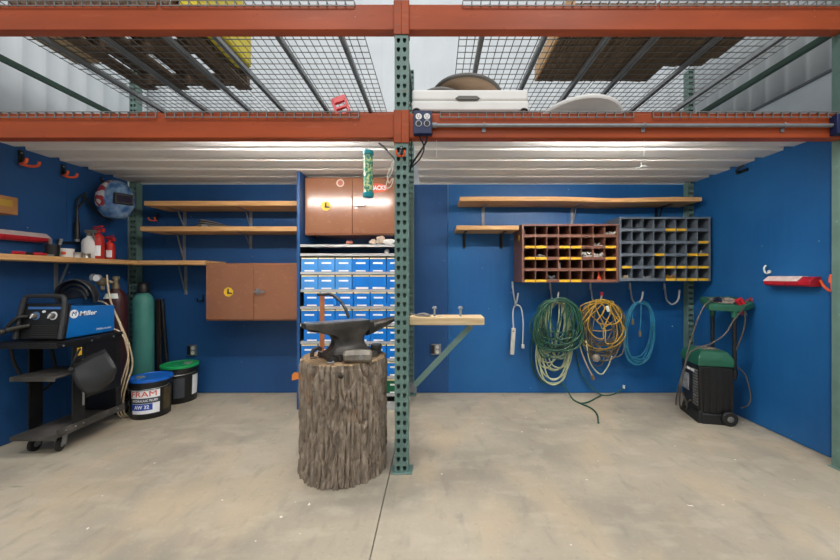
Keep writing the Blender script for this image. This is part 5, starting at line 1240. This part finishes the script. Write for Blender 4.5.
# hanging tube
t = thing('hanging_tube', 'green flecked plastic tube with teal caps hanging from the left beam', 'tube', (wx(368, 2.05), 2.05, 1.6))
hx, hy = wx(368.2, 2.02), 2.02; z0, z1 = wz(197, 2.02), wz(151, 2.02)
b = MB(); b.cyl((hx, hy, z0+.02), (hx, hy, z1-.02), .026, 24); b.build('tube_body', confetti, t)
b = MB(); b.lathe([(.012, -.006), (.030, 0), (.031, .022), (.027, .026)], (hx, hy, z0), seg=24); b.build('bottom_cap', tealcap, t)
b = MB(); b.lathe([(.027, -.026), (.031, -.022), (.030, 0), (.02, .006)], (hx, hy, z1), seg=24); b.build('top_cap', tealcap, t)
b = MB(); b.cyl((hx, hy, z1+.005), (hx, hy, LZ[0]-.001), .0012, 6); b.build('string', cardw, t)
# cables by the post
cord([(wx(379, 2.06), 2.055, LZ[0]-.004), W(384, 147, 2.04), W(390, 154, 2.02), W(394.5, 159, 1.995)], .0045, black_rub, 'cable', 'thin black cable slanting from the left beam to the post hook', 'cable')
cord([(wx(427, 1.97), 1.972, bz0-.002), W(426, 142, 1.98), W(420, 152, 2.0), W(412, 164, 2.03), W(410, 171, 2.06)], .0055, black_rub, 'cable', 'thick black cable running from the outlet box down to the post', 'cable')
cord([(wx(419, 1.97), 1.972, bz0-.002), W(424, 147, 1.99), W(421, 157, 2.01), W(415, 164, 2.03), W(410.5, 168, 2.06)], .004, black_rub, 'cable', 'thin black cable bowing right below the outlet box', 'cable')
cord([(wx(411.5, 2.02), 2.025, LZ[0]-.004), W(411, 150, 2.02), W(411.5, 160, 2.03), W(410.5, 166, 2.06)], .0035, black_rub, 'cable', 'thin black cable hanging straight beside the middle post', 'cable')
cord([W(392.5, 160, 1.95), W(391, 168, 1.955), W(387.5, 175, 1.96), W(389, 183, 1.965), W(393, 178, 1.96), W(391, 186, 1.965), W(386, 188, 1.965), W(388, 179, 1.96), W(392, 172, 1.955), W(393, 163, 1.95)], .0028, M('string_white', '#c9c3b8', .7), 'string_bundle', 'knotted white string hanging from the post hook over the cabinet', 'string')

for px, y1, lab in ((644, 157, 'thin white string hanging from the right beam under the conduit'), (436.5, 157, 'thin white string hanging from the right beam near the outlet box')):
    b = MB(); b.cyl((wx(px, 2.02), 2.02, LZ[0]-.001), (wx(px, 2.02), 2.02, wz(y1, 2.02)), .0016, 6); tag(b.build('hanging_string', cardw, origin=(wx(px, 2.02), 2.02, LZ[0])), lab, 'string', 'white strings under the right beam')
b = MB(); c0 = Vector((wx(641, 2.7), 2.7, 1.9612)); b.tube(cat([c0+Vector((0, 0, -.0015)), c0+Vector((.0, 0, -.03)), c0+Vector((-.045, -.01, -.045))], 5), .004, 6); b.tube(cat([c0+Vector((0, 0, -.03)), c0+Vector((.03, 0, -.022)), c0+Vector((.05, .01, -.03))], 5), .004, 6); tag(b.build('cable_tie', cardw, origin=c0), 'white cable tie hanging from the right corrugated sheet', 'cable tie')
t = thing('wall_hook', 'small steel hook on the back panel left of the brown cabinet', 'hook', (wx(203, YB), YB, 1.0))
b = MB(); q = Vector((wx(203.5, YB), YB-.0005, wz(300, YB))); b.tube(cat([q, q+Vector((0, -.03, -.005)), q+Vector((-.03, -.035, -.01)), q+Vector((-.035, -.035, .02))], 5), .005, 6); b.box(q.x-.008, q.x+.008, YB-.004, YB-.0005, q.z-.02, q.z+.05); b.build('hook_body', black_st, t)
# ---------------------------------------------------------------- light
w = bpy.data.worlds.new('hall'); bpy.context.scene.world = w; w.use_nodes = True
bg = w.node_tree.nodes['Background']; bg.inputs[0].default_value = (.93, .96, 1.0, 1); bg.inputs[1].default_value = 1.0
wn = w.node_tree.nodes; wl_ = w.node_tree.links
wt = wn.new('ShaderNodeTexCoord'); ws = wn.new('ShaderNodeSeparateXYZ'); wl_.new(wt.outputs['Generated'], ws.inputs[0])
wr_ = wn.new('ShaderNodeMapRange'); wr_.inputs[1].default_value = -.1; wr_.inputs[2].default_value = .9; wr_.inputs[3].default_value = .34; wr_.inputs[4].default_value = .95
wl_.new(ws.outputs['Z'], wr_.inputs[0]); wl_.new(wr_.outputs[0], bg.inputs[1])
def area(loc, rot, sx, sy, e, col=(1, .97, .93)):
    l = bpy.data.lights.new('hall_and_fill_lamp', 'AREA'); l.shape = 'RECTANGLE'; l.size = sx; l.size_y = sy; l.energy = e; l.color = col
    o = bpy.data.objects.new('hall_and_fill_lamp', l); C.objects.link(o); o.location = loc; o.rotation_euler = rot; return o
area((-1.6, -.6, 5.2), (math.radians(14), 0, 0), 1.2, .6, 55)
area((1.8, -.6, 5.2), (math.radians(14), 0, 0), 1.2, .6, 55)
area((-.2, 2.5, 5.4), (0, 0, 0), 3.0, .6, 25)  # fill lamp added over the rack to brighten the upper white walls
area((0, -3.4, 5.2), (math.radians(30), 0, 0), 3.0, .8, 55)

vs_ = bpy.context.scene.view_settings
vs_.view_transform = 'Standard'; vs_.look = 'None'; vs_.exposure = 0; vs_.gamma = 1; vs_.use_curve_mapping = False
